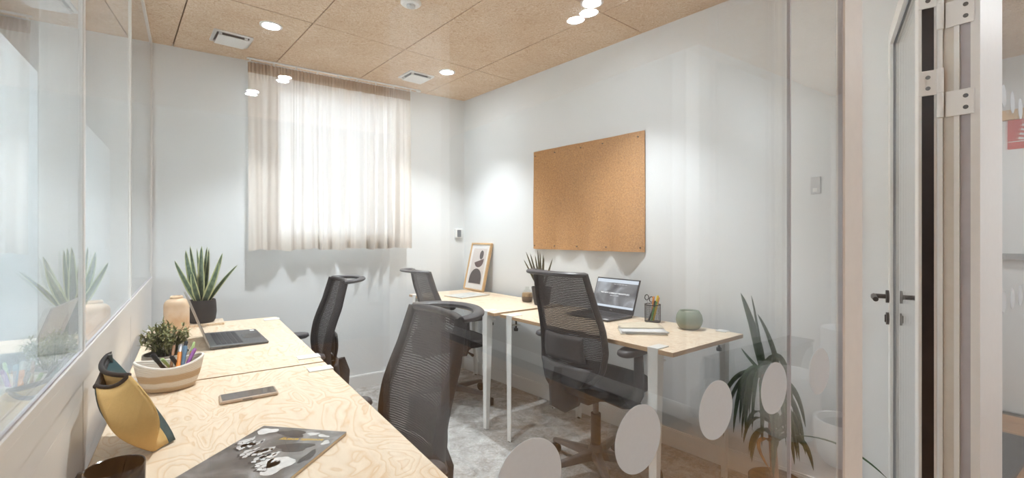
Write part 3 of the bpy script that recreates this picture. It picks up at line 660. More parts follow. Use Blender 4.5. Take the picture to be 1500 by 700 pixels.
# ================================================================== CHAIRS
def make_chair():
    c = empty('office_chair', (0,0,0))
    # base
    hub = MB().lathe([(.0,.075),(.042,.075),(.046,.10),(.036,.135),(.030,.15),(0,.15)], 20).build('base_hub', 'chair_metal', c, smooth=True)
    for k in range(5):
        a = R(90+72*k+20); dx, dy = math.cos(a), math.sin(a); px, py = -dy, dx
        lg = MB(); r0, r1 = .03, .305
        bot = [(dx*r0+px*.024, dy*r0+py*.024, .078), (dx*r0-px*.024, dy*r0-py*.024, .078), (dx*r1-px*.014, dy*r1-py*.014, .066), (dx*r1+px*.014, dy*r1+py*.014, .066)]
        top = [(dx*r0+px*.020, dy*r0+py*.020, .122), (dx*r0-px*.020, dy*r0-py*.020, .122), (dx*r1-px*.012, dy*r1-py*.012, .086), (dx*r1+px*.012, dy*r1+py*.012, .086)]
        lg.hexa(bot, top); L_ = lg.build('base_leg', 'chair_metal', c, bevel=.006)
        cs = MB(); cx, cy = dx*.300, dy*.300; b = a + R(50+37*k); wx, wy = math.cos(b), math.sin(b)
        for sg in (-1, 1): cs.cyl((cx+wx*sg*.006, cy+wy*sg*.006, .029), (cx+wx*sg*.026, cy+wy*sg*.026, .029), .0285, .026, 18)
        co = cs.build('caster', 'rubber', L_, smooth=True)
        MB().cyl((cx, cy, .030), (cx, cy, .068), .008, seg=10).build('caster_stem', 'chair_metal', L_, smooth=True)
    MB().cyl((0,0,.145), (0,0,.30), .026, seg=18).build('gas_sleeve', 'chair_plastic', c, smooth=True)
    MB().cyl((0,0,.295), (0,0,.405), .015, seg=16).build('gas_piston', 'chair_metal', c, smooth=True)
    MB().box(-.085, .085, -.15, .11, .385, .428).build('tilt_mechanism', 'chair_plastic', c, bevel=.012)
    MB().tube([(.08,.03,.405),(.20,.03,.402),(.27,.03,.398)], [.006,.006,.011], 10).build('lever', 'chair_plastic', c, smooth=True)
    # seat
    st = MB(); n = 40
    def sup(a, rx, ry, p=3.2):
        ca, sa = math.cos(a), math.sin(a); return (rx*math.copysign(abs(ca)**(2/p), ca), ry*math.copysign(abs(sa)**(2/p), sa))
    prof = [(.0,.430),(.80,.430),(.95,.438),(1.0,.460),(.985,.482),(.90,.495),(.6,.498),(.0,.492)]
    V = []; F = []
    for f_, z in prof:
        for i in range(n):
            x, y = sup(2*math.pi*i/n, .245*f_+1e-5, .235*f_+1e-5); V.append((x, y+.015, z - (.018*max(0, (y-.12)/.12)**2 if z > .46 else 0)))
    for j in range(len(prof)-1):
        for i in range(n): F.append((j*n+i, j*n+(i+1)%n, (j+1)*n+(i+1)%n, (j+1)*n+i))
    st.add(V, F).build('seat', 'chair_fabric', c, smooth='all')
    # armrests
    for s in (-1, 1):
        MB().tube([(s*.08,-.03,.412),(s*.20,-.03,.408),(s*.262,-.025,.425),(s*.283,-.02,.47),(s*.286,-.02,.57),(s*.283,-.02,.648)], [.020,.021,.022,.022,.020,.018], 10, flat=(1.35,.8), up=(0,1,0)).build('arm_post', 'chair_plastic', c, smooth=True)
        pd = MB(); m = 24; V = []; F = []
        for f_, z in ((.0,.648),(.9,.648),(1.0,.658),(.97,.672),(.85,.677),(.0,.678)):
            for i in range(m):
                x, y = sup(2*math.pi*i/m, .048*f_+1e-5, .142*f_+1e-5, 3.0); V.append((s*(.272 - .012*(y/.125)) + x, y-.012, z))
        for j in range(5):
            for i in range(m): F.append((j*m+i, j*m+(i+1)%m, (j+1)*m+(i+1)%m, (j+1)*m+i))
        pd.add(V, F).build('arm_pad', 'chair_handle', c, smooth='all')
    # back
    zb, zt = .50, 1.0
    def half(z):
        t = max(0, min(1, (z-zb)/(zt-zb)))
        pts = [(0,.130),(.05,.165),(.14,.200),(.30,.213),(.5,.209),(.75,.192),(.93,.175),(1,.169)]
        for (a, wa_), (b, wb_) in zip(pts[:-1], pts[1:]):
            if t <= b: k = (t-a)/(b-a); k = k*k*(3-2*k) if b < .2 else k; return wa_+(wb_-wa_)*k
        return pts[-1][1]
    def ymid(z):
        t = max(0, (z-zb)/(zt-zb)); return -.232 + .020*math.sin(min(1, t/.75)*math.pi) - .062*t**1.7
    def bp(x, z):
        h = half(z); return Vector((x, ymid(z) + .052*(x/.215)**2, z))
    def mf(s, t):
        z = zb+.006+(zt-zb-.012)*t; return bp((2*s-1)*(half(z)-.006), z)
    MB().grid(mf, 22, 30).build('back_mesh', 'chair_mesh', c, smooth='all', recalc=False)
    zs = [zb+(zt-zb)*k/26 for k in range(27)]
    loop = [bp(half(z), z) for z in zs] ; loopl = [bp(-half(z), z) for z in zs]
    botm = [bp(half(zb)*(1-2*k/10), zb-.012*math.sin(math.pi*k/10)) for k in range(1, 10)]
    fr = list(reversed(loop)) + botm + loopl
    MB().tube(fr, .0135, 10, flat=(.8, 1.5), up=(0,1,0)).build('back_frame', 'chair_plastic', c, smooth=True)
    MB().tube([bp(.169*(1-2*k/14), zt-.002) for k in range(15)], .011, 10).build('top_bar', 'chair_plastic', c, smooth=True)
    hp = []
    for k in range(25):
        a = math.pi*k/24; p = bp(.169*math.cos(a), zt); hp.append(p + Vector((0, -.092*max(0, math.sin(a))**.75, .006*math.sin(a))))
    MB().tube(hp, .017, 10, flat=(1.05, .62)).build('grab_handle', 'chair_handle', c, smooth=True)
    # lumbar pad and rear shell, spine
    def lf(s, t): z = .60+.115*t; p = bp((2*s-1)*(.138-.012*t), z); return p+Vector((0, -.020-.010*math.sin(math.pi*t), 0))
    MB().grid(lf, 12, 6).build('lumbar_pad', 'chair_plastic', c, smooth='all', solid=.012)
    def sf(s, t): z = .495+.085*t; p = bp((2*s-1)*(.120+.05*t), z); return p+Vector((0, -.024-.006*math.cos((2*s-1)*1.5), 0))
    MB().grid(sf, 12, 6).build('back_shell', 'chair_plastic', c, smooth='all', solid=.014)
    MB().tube([(0,-.13,.405),(0,-.22,.40),(0,-.272,.43),(0,-.275,.50),(0,-.262,.57)], [.026,.030,.032,.030,.022], 10, flat=(1.7,.7), up=(1,0,0)).build('spine', 'chair_plastic', c, smooth=True)
    return c
def dup(root):
    r = root.copy(); COL.objects.link(r)
    for ch in list(root.children):
        d = ch.copy(); COL.objects.link(d); d.parent = r
        for g in ch.children: k = g.copy(); COL.objects.link(k); k.parent = d
    return r
chair0 = make_chair()
CH = [((.372, 1.335, 0), R(90), 1.0, 'black mesh office chair with loop handle at the phone and magazine desk'),
      ((.40, 2.63, 0), R(86), 1.0, 'black mesh office chair with loop handle at the desk with snake plant'),
      ((1.735, 1.735, 0), R(-90+3), 1.06, 'black mesh office chair pushed up to the desk below the cork board'),
      ((1.635, 3.13, 0), R(-90-4), .985, 'black mesh office chair at the corner desk with the framed print')]
for i, (p, rz, sc, lb) in enumerate(CH):
    o = chair0 if i == 0 else dup(chair0)
    o.location = p; o.rotation_euler = (0, 0, rz); o.scale = (1, 1, sc); tag(o, lb, 'chair', 'office chairs at the desks')

# ================================================================== PLANTS
def blade(mb, uvs, base, tip, w, bend=(0,0,0), n=9, cup=.25, twist=None, wpow=.55, tipw=.02):
    base = Vector(base); tip = Vector(tip); bend = Vector(bend); n0 = len(mb.v); mid = base.lerp(tip, .55)+bend
    side0 = None
    for i in range(n+1):
        t = i/n; p = base*(1-t)**2 + mid*2*t*(1-t) + tip*t*t; d = (mid-base)*(1-t) + (tip-mid)*t; d.normalize()
        sd = (twist if twist else d.cross(Vector((0,0,1)))).copy() if isinstance(twist, Vector) or True and twist else d.cross(Vector((0,0,1)))
        if sd.length < .05: sd = Vector((1,0,0))
        sd = (sd - d*sd.dot(d)).normalized(); nm = sd.cross(d).normalized()
        ww = w*max(tipw, (1-t)**wpow*min(1, .55+1.6*t)); 
        mb.v += [tuple(p-sd*ww/2+nm*ww*cup), tuple(p), tuple(p+sd*ww/2+nm*ww*cup)]
        uvs += [(0, t), (.5, t), (1, t)]
    for i in range(n):
        a = n0+3*i; mb.f += [(a, a+1, a+4, a+3), (a+1, a+2, a+5, a+4)]
def leaf_obj(name, mat, parent, blades, thick=.0014):
    mb = MB(); uvs = []
    for b in blades: blade(mb, uvs, **b)
    o = mb.build(name, mat, parent, smooth='all', recalc=False, solid=thick)
    uvl = o.data.uv_layers.new(name='UVMap')
    for lp in o.data.loops: uvl.data[lp.index].uv = uvs[lp.vertex_index]
    return o
# snake plant on the left desk
board = tag(MB().box(-.085, .155, 2.975, 3.125, DESK_Z+.0003, DESK_Z+.0125).build('plywood_board', 'plywood', bevel=.001, seg=1), 'small plywood board under the snake plant pot', 'board')
sp = empty('snake_plant', (.055, 3.055, DESK_Z+.0128), 0, 'variegated snake plant in a charcoal pot beside the wooden vase', 'potted plant')
MB().lathe([(0,0),(.055,0),(.064,.015),(.069,.055),(.066,.105),(.063,.122),(.059,.122),(.060,.104),(0,.104)], 36).build('pot', 'pot_charcoal', sp, smooth=True)
MB().lathe([(0,.1045),(.0595,.1045),(.05,.112),(0,.115)], 24).build('soil', 'soil', sp, smooth=True)
rs = random.Random(5)
right = Vector((.8214, -.570, 0)); fwd = Vector((.570, .8214, 0))
#           dx(right px-plane) , dz tip, depth, width, bend
for dx, dz, dy, w, bx in ((-.150,.335,.00,.030,-.010), (-.110,.390,.03,.036,-.02), (-.075,.400,.07,.018,0), (-.058,.415,-.01,.026,-.005), (-.018,.355,.02,.026,0), (-.005,.41,.05,.026,0),
                       (.012,.415,-.02,.036,.0), (-.02,.28,-.05,.034,-.01), (.100,.375,.02,.032,.012), (.112,.325,-.03,.036,.020), (.178,.310,.03,.020,.00), (.012,.40,.04,.024,.01)):
    b0 = right*(dx*.16) + fwd*(dy*.3) + Vector((0,0,.108)); tp = right*dx + fwd*dy + Vector((0,0,dz))
    bend = right*bx + Vector((0,0,.01)); 
    if dx > .17: bend = right*(.0) + Vector((0,0,.02))
    leaf_obj('leaf', 'snake_leaf', sp, [dict(base=b0, tip=tp, w=w*1.45, bend=bend, twist=right, cup=.18)])
# bushy plant in concrete pot
bp_ = empty('bushy_plant', (-.065, 1.99, DESK_Z), 0, 'small bushy green plant in a round concrete pot', 'potted plant')
MB().lathe([(0,.0008),(.058,.0008),(.066,.01),(.070,.05),(.068,.082),(.063,.082),(.064,.068),(0,.068)], 36).build('pot', 'concrete', bp_, smooth=True)
MB().lathe([(0,.0685),(.0635,.0685),(.05,.074),(0,.076)], 24).build('soil', 'soil', bp_, smooth=True)
stems = MB(); lv = MB(); uvs = []
for k in range(46):
    a = rs.uniform(0, 6.283); rad = .082*math.sqrt(rs.uniform(.01, 1)); hgt = .195 - 9.5*rad*rad + rs.uniform(-.03, .012)
    p0 = Vector((math.cos(a)*.02, math.sin(a)*.02, .07)); p1 = Vector((math.cos(a)*rad, math.sin(a)*rad, max(.118, hgt)))
    mid = p0.lerp(p1, .5)+Vector((0,0,.015)); stems.tube([p0, mid, p1], [.0014,.0011,.0007], 5)
    for m_ in range(26):
        t = rs.uniform(.30, 1.0); p = p0*(1-t)**2+mid*2*t*(1-t)+p1*t*t
        d = Vector((rs.gauss(0,1), rs.gauss(0,1), rs.gauss(.35,.8))).normalized()
        blade(lv, uvs, base=p, tip=p+d*rs.uniform(.011,.019), w=rs.uniform(.008,.013), n=2, cup=.1, wpow=.8, tipw=.25)
stems.build('stem', 'stem_green', bp_, smooth='all')
o = lv.build('foliage', 'bush_leaf', bp_, smooth=False, recalc=False); tag(o, kind='stuff')
ul = o.data.uv_layers.new(name='UVMap')
for lp in o.data.loops: ul.data[lp.index].uv = uvs[lp.vertex_index]
# second snake plant, behind the chair on the right
sp2 = empty('snake_plant', (2.03, 2.56, DESK_Z+.0008), 0, 'spiky dark leaved plant in a tapered charcoal pot behind the chair', 'potted plant')
MB().lathe([(0,0),(.050,0),(.062,.05),(.072,.125),(.067,.125),(.066,.11),(0,.11)], 32).build('pot', 'pot_charcoal', sp2, smooth=True)
MB().lathe([(0,.1105),(.0655,.1105),(0,.116)], 24).build('soil', 'soil', sp2, smooth=True)
for dx, dz in ((-.125,.315),(-.110,.372),(-.080,.360),(-.045,.345),(-.030,.385),(-.010,.372),(.012,.352),(.020,.330),(.075,.325),(-.06,.29)):
    leaf_obj('leaf', 'brown_leaf', sp2, [dict(base=right*(dx*.15)+Vector((0,0,.112)), tip=right*dx+fwd*rs.uniform(-.03,.03)+Vector((0,0,dz)), w=.020, twist=right, cup=.2)])
# floor yucca near the door
yu = empty('yucca_plant', (2.205, 1.06, 0), 0, 'tall drooping yucca plant on the floor between desk and door', 'potted plant')
MB().lathe([(0,.001),(.085,.001),(.10,.02),(.112,.125),(.106,.125),(.104,.105),(0,.105)], 36).build('pot', 'pot_charcoal', yu, smooth=True)
MB().lathe([(0,.1055),(.1035,.1055),(0,.112)], 24).build('soil', 'soil', yu, smooth=True)
MB().tube([(0,0,.106),(.01,.02,.33),(-.005,.01,.50),(-.02,.045,.60)], [.018,.016,.014,.013], 10).build('trunk', 'yucca_trunk', yu, smooth=True)
Y0 = Vector((2.205, 1.06, 0))
def yl(base, tip, w, bend, tw=None): leaf_obj('leaf', 'yucca_leaf', yu, [dict(base=Vector(base)-Y0, tip=Vector(tip)-Y0, w=w, bend=bend, n=12, cup=.15, twist=tw or right, wpow=.5)])
cr = Vector((2.185, 1.105, .60))
yl(cr, (2.19, 1.214, .962), .052, right*.02)
yl(cr, (2.195, 1.165, .955), .020, right*.01)
yl(cr+right*.07, (2.195, 1.135, .87), .030, right*.03)
yl(cr, (2.17, 1.20, .70), .02, right*-.01)
for i in range(22):
    a = i*2.4+.5; r_ = rs.uniform(.10, .23); dv = right*math.cos(a)*r_ + fwd*math.sin(a)*r_*.35
    b0 = cr + Vector((0,0,rs.uniform(-.08,.05)))
    yl(b0, b0+dv+Vector((0,0,rs.uniform(-.36,-.16))), rs.uniform(.026,.042), dv*.25+Vector((0,0,rs.uniform(.16,.26))), None)
for i in range(16):
    a = i*2.1+.2; r_ = rs.uniform(.08, .19); dv = right*math.cos(a)*r_ + fwd*math.sin(a)*r_*.4
    b0 = Vector((2.21, 1.06, .34)) + Vector((0,0,rs.uniform(-.05,.05)))
    yl(b0, b0+dv+Vector((0,0,rs.uniform(-.17,-.02))), rs.uniform(.028,.042), dv*.3+Vector((0,0,rs.uniform(.10,.17))), None)
leaf_obj('dry_leaf', 'dry_leaf', yu, [dict(base=(0,0,.30), tip=right*-.02+Vector((0,0,.16)), w=.026, bend=right*-.13+Vector((0,0,.12)), n=8, twist=right)])
yl(Vector((2.24, .99, .34)), (2.255, .66, .285), .02, Vector((0,0,.10)))

# ================================================================== LEFT DESK ITEMS
vs_ = empty('wooden_vase', (-.054, 2.86, DESK_Z+.0008), 0, 'pale turned wooden bottle vase with a narrow neck', 'vase')
MB().lathe([(0,0),(.050,0),(.0525,.004),(.0535,.06),(.0535,.135),(.050,.152),(.040,.164),(.029,.169),(.026,.172),(.026,.181),(.024,.184),(.018,.184),(.018,.150),(0,.150)], 40).build('body', 'wood_vase', vs_, smooth=True)
MB().lathe([(.0262,.1725),(.0280,.1745),(.0280,.1785),(.0262,.1805)], 40).build('neck_ring', 'wood_vase', vs_, smooth=True)
# rope basket, boat shaped
bk = empty('rope_basket', (-.052, 1.835, DESK_Z+.001), R(6), 'cream and tan coiled rope basket holding pens', 'basket')
def ring(t, ins=0):
    n = 48; z = .006+.074*t; rx = (.062+.026*t**.7)-ins; ry = (.050+.018*t**.7)-ins; out = []
    for i in range(n):
        a = 2*math.pi*i/n; out.append((rx*math.cos(a), ry*math.sin(a)*(1-.12*abs(math.cos(a))), z + t*t*(.012*math.cos(a)**2 - .007*math.sin(a)**2)))
    return out
rows = 13
for k in range(rows):
    MB().tube(ring(k/(rows-1)), .0052, 8, closed=True, flat=(.85, 1.05)).build('rope_coil', 'rope', bk, smooth='all')
MB().lathe([(0,.0005),(.060,.0005),(.060,.008),(0,.008)], 36, sy=.76).build('base', 'rope', bk)
lin = MB(); ra = ring(0, .003); rb = ring(.96, .003); n = 48; lin.add(ra+rb, [(i,(i+1)%n,n+(i+1)%n,n+i) for i in range(n)]); lin.build('inner_wall', 'rope', bk, smooth='all', recalc=False)
def pen(name, label, p0, p1, r, mat, capmat=None, capfrac=.3, tipmat=None, grp='pens in the rope basket', cat='pen'):
    p0 = Vector(p0); p1 = Vector(p1); e_ = empty(name, p0, 0, label, cat, grp); d = p1-p0
    MB().cyl((0,0,0), d*(1-capfrac), r, seg=12).build('barrel', mat, e_, smooth=True)
    MB().tube([d*(1-capfrac+.001), d*.97, d], [r*1.12, r*1.12, r*.7], 12).build('cap', capmat or mat, e_, smooth=True)
    return e_
B0 = Vector((-.052, 1.835, DESK_Z))
for lb, a, b_, r, m1, m2 in (
    ('black marker lying in the rope basket', (.0,.03,.03), (-.045,-.005,.115), .006, 'pen_black', 'pen_black'),
    ('lime green pen lying in the rope basket', (.014,.045,.035), (-.020,-.020,.100), .0045, 'pen_lime', 'pen_lime'),
    ('black pen with steel clip in the rope basket', (.034,.03,.035), (.004,-.028,.106), .0055, 'pen_black', 'pen_black'),
    ('bright orange marker in the rope basket', (.02,-.035,.055), (.028,.035,.128), .0060, 'pen_orange', 'pen_steel'),
    ('brown wooden pencil in the rope basket', (.0,-.03,.04), (.010,.045,.125), .004, 'pen_brown', 'pen_brown'),
    ('slate blue marker in the rope basket', (.03,-.02,.05), (.040,.03,.122), .0065, 'pen_blue', 'pen_blue'),
    ('steel grey pen standing in the rope basket', (.02,.0,.04), (.043,.045,.135), .0050, 'pen_steel', 'pen_black'),
    ('purple pen in the rope basket', (.035,-.03,.05), (.066,.022,.112), .0055, 'pen_purple', 'pen_purple'),
    ('yellow pencil standing in the rope basket', (.04,-.01,.04), (.064,.030,.132), .0038, 'pen_yellow', 'pen_lime')):
    pen('pen', lb, B0+Vector(a), B0+Vector(b_), r, m1, m2)
# pencil pouch, open end leaning on the partition panel
pc = empty('zip_pouch', (-.10, 1.40, DESK_Z), 0, 'mustard and teal neoprene pouch with black zip leaning on partition', 'pouch')
PO = Vector((-.10, 1.40, DESK_Z))
A_ = Vector((-.168, 1.345, .912)); C_ = Vector((-.112, 1.345, .927)); B_ = Vector((-.165, 1.535, .945)); E_ = Vector((-.182, 1.45, .915))
D1 = Vector((-.068, 1.308, .758)); D2 = Vector((-.028, 1.352, .760))
def bez(p, q, bulge, t): return p*(1-t)+q*t + bulge*(4*t*(1-t))
def rim_pt(s):   # 0..1 mustard A->C, 1..2 C->B (front of teal), 2..3 B->A (back, on the wall)
    if s <= 1: return bez(A_, C_, Vector((.004, -.002, -.012)), s)
    if s <= 2: return bez(C_, B_, Vector((-.030, .0, -.010)), s-1)
    return bez(B_, A_, Vector((-.004, 0, -.018)), s-2)
def toe_pt(s):
    k = s if s <= 1 else (1 if s <= 2 else 3-s)
    if s <= 1: return D1.lerp(D2, .15*s)
    if s <= 2: return D1.lerp(D2, .15+.85*(s-1))
    return D2.lerp(D1, s-2)
def pouch(s0, s1):
    def fn(a, t):
        s = s0+(s1-s0)*a; p = rim_pt(s); q_ = toe_pt(s); m_ = (A_+B_+C_)/3; ax = p.lerp(q_, t)
        cen = m_.lerp((D1+D2)/2, t); out = ax-cen; k = math.sin(math.pi*min(1, t**.75))
        v = ax + (out.normalized()*.033*k if out.length > 1e-4 else Vector())
        if .6 < s < 1.7: v += Vector((.020, -.004, .0))*math.sin(math.pi*t)*math.sin(math.pi*(s-.6)/1.1)
        if s <= 1.0: v += Vector((.006, -.020, -.016))*k*math.sin(math.pi*(.25+.5*s))
        v.z = max(v.z, DESK_Z+.0015); v.x = max(v.x, UL+.006)
        return v-PO
    return fn
mp_ = MB().grid(pouch(0, 1.0), 12, 16); mp_.build('front_panel', 'neoprene_mustard', pc, smooth='all', recalc=False, solid=.004)
MB().grid(pouch(1.0, 1.62), 10, 16).build('side_panel', 'neoprene_mustard', pc, smooth='all', recalc=False, solid=.004)
MB().grid(pouch(1.62, 3.0), 20, 16).build('back_panel', 'neoprene_teal', pc, smooth='all', recalc=False, solid=.004)
MB().tube([rim_pt(3*k/48)-PO for k in range(48)], .0055, 8, closed=True).build('zip_tape', 'zip_black', pc, smooth='all')
MB().tube([pouch(1.0, 1.0)(0, t/12)-Vector((0,.001,0)) for t in range(1, 13)], .0016, 6).build('seam', 'neoprene_mustard', pc, smooth='all')
MB().box(-.004, .004, -.002, .002, -.016, .016).build('zip_pull', 'zip_metal', pc).matrix_local = Matrix.Translation(B_-PO+Vector((.004,-.022,-.012))) @ Matrix.Rotation(.5, 4, 'X')
# phone
ph = empty('smartphone', (.146, 1.598, DESK_Z+.0006), R(1), 'smartphone in a clear tan case lying on plywood desk', 'phone')
MB().box(-.0755, .0755, -.036, .036, 0, .0105).build('case', 'phone_case', ph, bevel=.0045, seg=3)
MB().box(-.070, .070, -.0315, .0315, .0102, .0110).build('screen', 'phone_glass', ph, bevel=.0003, seg=1)
MB().box(-.02, .005, -.0372, -.0358, .004, .0075).build('side_button', 'screw_steel', ph)
# magazine with a black and white photograph
mgA = Vector((.153, 1.312, 0)); mgx = Vector((.159, -.154, 0)).normalized(); mgy = Vector((.154, .159, 0)).normalized()
mg = empty('magazine', (mgA.x, mgA.y, DESK_Z+.0006), math.atan2(mgx.y, mgx.x), 'magazine with black and white photo cover on plywood desk', 'magazine')
MW, MH = .222, .297
MB().box(0, MW, -MH, 0, 0, .0062).build('pages', 'paper_pages', mg)
cv = MB().box(-.0006, MW+.0006, -MH-.0006, .0006, .0064, .0072).build('cover', 'photo_cover', mg)
text_part('title', 'acoustic energy', .0165, 'gold_print', cv, Matrix.Translation((.140, -.052, .0074)) @ Matrix.Rotation(R(186), 4, 'Z'), .0003)
sh = random.Random(11)
def blob(x, y, rx, ry, rot, mat, z=.0074):
    n = 22; pts = []
    for i in range(n):
        a = 2*math.pi*i/n; k = 1+.18*math.sin(3*a+x*40)+.10*math.sin(5*a+y*70); px, py = rx*k*math.cos(a), ry*k*math.sin(a)
        pts.append((x+px*math.cos(rot)-py*math.sin(rot), y+px*math.sin(rot)+py*math.cos(rot)))
    pts = [(min(MW-.002, max(.002, px)), min(-.002, max(-MH+.002, py))) for px, py in pts]
    MB().prism(pts, z, z+.0002).build('printed_figure', mat, cv)
for x, y, rx, ry, ro, m_ in ((.165,-.175,.026,.040,.1,'ink_light'), (.150,-.095,.038,.022,.2,'ink_black'), (.10,-.03,.035,.018,-.1,'ink_black'), (.03,-.028,.024,.016,.3,'ink_light'),
    (.150,-.024,.014,.008,.1,'ink_light'), (.180,-.030,.016,.006,-.2,'ink_light'), (.205,-.062,.008,.012,.1,'ink_light'), (.205,-.13,.010,.030,0,'ink_black')): blob(x, y, rx, ry, ro, m_)
for k in range(13):      # rows of people in white shirts: shirt, arm, dark hair, face
    x = .018+.0115*k+sh.uniform(-.003,.003); y = -.085-.0075*k+sh.uniform(-.016,.016); ro = sh.uniform(.4,1.2)
    blob(x, y, sh.uniform(.011,.018), sh.uniform(.007,.011), ro, 'ink_light')
    blob(x+.008, y+.012, .011, .0035, ro+.7, 'ink_light')
    blob(x-.003, y-.019, .0085, .0075, ro, 'ink_black', .0076); blob(x-.0015, y-.0175, .0048, .0055, ro, 'ink_light', .0079)
# mug
mu = empty('coffee_mug', (-.105, 1.040, DESK_Z+.0008), 0, 'glossy dark brown coffee mug at the desk end', 'mug')
MB().lathe([(0,0),(.034,0),(.038,.004),(.0405,.03),(.042,.088),(.0412,.0905),(.0395,.0895),(.0385,.03),(.034,.010),(0,.008)], 48).build('body', 'mug_glaze', mu, smooth=True)
MB().tube([(-right*.040+Vector((0,0,.072))), (-right*.060+Vector((0,0,.074))), (-right*.070+Vector((0,0,.056))), (-right*.066+Vector((0,0,.034))), (-right*.040+Vector((0,0,.020)))], .0055, 10, up=(.57,.82,0)).build('handle', 'mug_glaze', mu, smooth='all')
MB().lathe([(0,.032),(.0383,.032),(0,.0325)], 36).build('coffee', 'mug_glaze', mu)
# laptops
def laptop(loc, rz, label, w, d, open_deg, body, lid, content):
    # local: hinge along x at y=0, base extends to -y, screen faces -y
    l = empty('laptop', loc, rz, label, 'laptop')
    b_ = MB().hexa([(-w/2+.004,-d+.004,.001),(w/2-.004,-d+.004,.001),(w/2-.004,0,.001),(-w/2+.004,0,.001)], [(-w/2,-d,.009),(w/2,-d,.009),(w/2,.002,.0155),(-w/2,.002,.0155)]).build('base', body, l, bevel=.001, seg=1)
    sl = math.atan2(.0065, d+.002)
    def T(x, y): return Matrix.Translation((x, y, .0155+(y)*math.tan(sl)+.0003))@Matrix.Rotation(sl, 4, 'X')
    kb = MB().box(-.142, .142, -.052, .052, 0, .0002).build('key_well', 'laptop_dark', l); kb.matrix_local = T(0, -.075)
    key = MB().box(-.0085, .0085, -.0078, .0078, .0002, .0013).build('key', 'key_black', kb)
    ks = [(-.131+.0188*c, .042-.0205*r) for r in range(5) for c in range(15)]
    for i, (x, y) in enumerate(ks):
        o_ = key if i == 0 else clone_mesh(key, kb); o_.location = (x, y, 0)
    tp = MB().box(-.052, .052, -.036, .036, 0, .0003).build('touchpad', 'laptop_grey' if body == 'laptop_dark' else 'phone_glass', l); tp.matrix_local = T(0, -d+.046)
    st_ = MB().box(-.016, .016, -.009, .009, 0, .0004).build('sticker', 'paper_white', l); st_.matrix_local = T(w/2-.035, -d+.022)
    pts = MB()
    for y in (-.045, -.075, -.10): pts.box(-w/2-.0003, -w/2+.003, y-.006, y+.006, .006, .0095)
    pts.build('port', 'gasket_black', l)
    hg = Matrix.Translation((0, .001, .0135)) @ Matrix.Rotation(-R(open_deg-90), 4, 'X')
    sc = MB().box(-w/2, w/2, 0, .006, 0, d-.002).build('lid', lid, l, bevel=.0015, seg=1); sc.matrix_local = hg
    MB().box(-w/2+.002, w/2-.002, -.0009, -.0001, .002, d-.004).build('bezel', 'laptop_dark', sc)
    if content:
        x0, x1, z0, z1 = -w/2+.008, w/2-.008, .030, d-.010
        MB().box(x0, x1, -.0014, -.0010, z0+.014, z1-.022).build('screen', 'screen_page', sc)
        MB().box(x0, x1, -.0014, -.0010, z0, z0+.0135).build('screen_bar', 'screen_bar', sc)
        MB().box(x0, x1, -.0014, -.0010, z1-.0215, z1).build('screen_bar', 'screen_bar', sc)
        Mx = Matrix.Rotation(R(90), 4, 'X')
        text_part('screen_text', 'THE HAPPY COMMUNITY MARKETPLACE', .0122, 'screen_text', sc, Matrix.Translation((0, -.0018, z0+.085))@Mx, .0002)
        text_part('screen_text', 'a place to grow together', .0068, 'screen_text', sc, Matrix.Translation((0, -.0018, z0+.073))@Mx)
        text_part('screen_text', 'home   work   events   about   contact', .0065, 'screen_text', sc, Matrix.Translation((.03, -.0018, z1-.032))@Mx)
        text_part('maker_mark', 'DELL', .008, 'laptop_lid', sc, Matrix.Translation((0, -.0014, .012))@Mx, .0003)
    else:
        MB().box(-w/2+.008, w/2-.008, -.0014, -.0010, .030, d-.012).build('screen', 'phone_glass', sc)
    return l
laptop((.063, 2.505, DESK_Z+.0008), R(93), 'grey open laptop seen side on beside the wooden vase', .352, .222, 109, 'laptop_grey', 'laptop_lid', False)
laptop((2.125, 2.00, DESK_Z+.0008), R(-90+3), 'dark laptop showing a web page under the cork board', .335, .218, 110, 'laptop_dark', 'laptop_dark', True)

# ================================================================== RIGHT DESK ITEMS
cp = empty('pencil_cup', (2.140, 1.695, DESK_Z+.0008), R(20), 'black wire mesh pencil cup beside the laptop', 'pencil cup')
RC = .043; wires = MB()
for k in range(34):
    a = 2*math.pi*k/34; wires.tube([(RC*math.cos(a), RC*math.sin(a), .002), (RC*math.cos(a), RC*math.sin(a), .096)], .0007, 4, up=(1,.3,0))
for z in [.006+.0055*k for k in range(17)]: wires.tube([(RC*math.cos(2*math.pi*i/28), RC*math.sin(2*math.pi*i/28), z) for i in range(28)], .0005, 4, closed=True)
wires.build('wire_mesh', 'wire_black', cp)
MB().tube([(RC*math.cos(2*math.pi*i/32), RC*math.sin(2*math.pi*i/32), .097) for i in range(32)], .0024, 8, closed=True).build('rim', 'wire_black', cp, smooth='all')
MB().lathe([(0,.0002),(.043,.0002),(.043,.003),(0,.003)], 32).build('base', 'wire_black', cp)
CPO = Vector((2.140, 1.695, DESK_Z+.008))
for lb, a, b_, r, m1, m2 in (('orange highlighter standing in the wire cup', -right*.005, right*.006+Vector((0,0,.135)), .0055, 'pen_orange', 'pen_orange'),
    ('yellow highlighter standing in the wire cup', right*.0, right*.030+Vector((0,0,.140)), .0058, 'pen_yellow', 'pen_yellow'),
    ('amber pencil leaning in the wire cup', right*.005, right*.040+Vector((0,0,.128))+fwd*.008, .0038, 'pen_yellow', 'pen_orange'),
    ('black pen with green band in the wire cup', -right*.022, right*.018+Vector((0,0,.108))-fwd*.012, .0055, 'pen_black', 'pen_green'),
    ('green pen leaning in the wire cup', -right*.010-fwd*.01, right*.012+Vector((0,0,.112))-fwd*.010, .0050, 'pen_green', 'pen_black')):
    pen('pen', lb, CPO+a, CPO+b_, r, m1, m2, grp='pens in the wire cup')
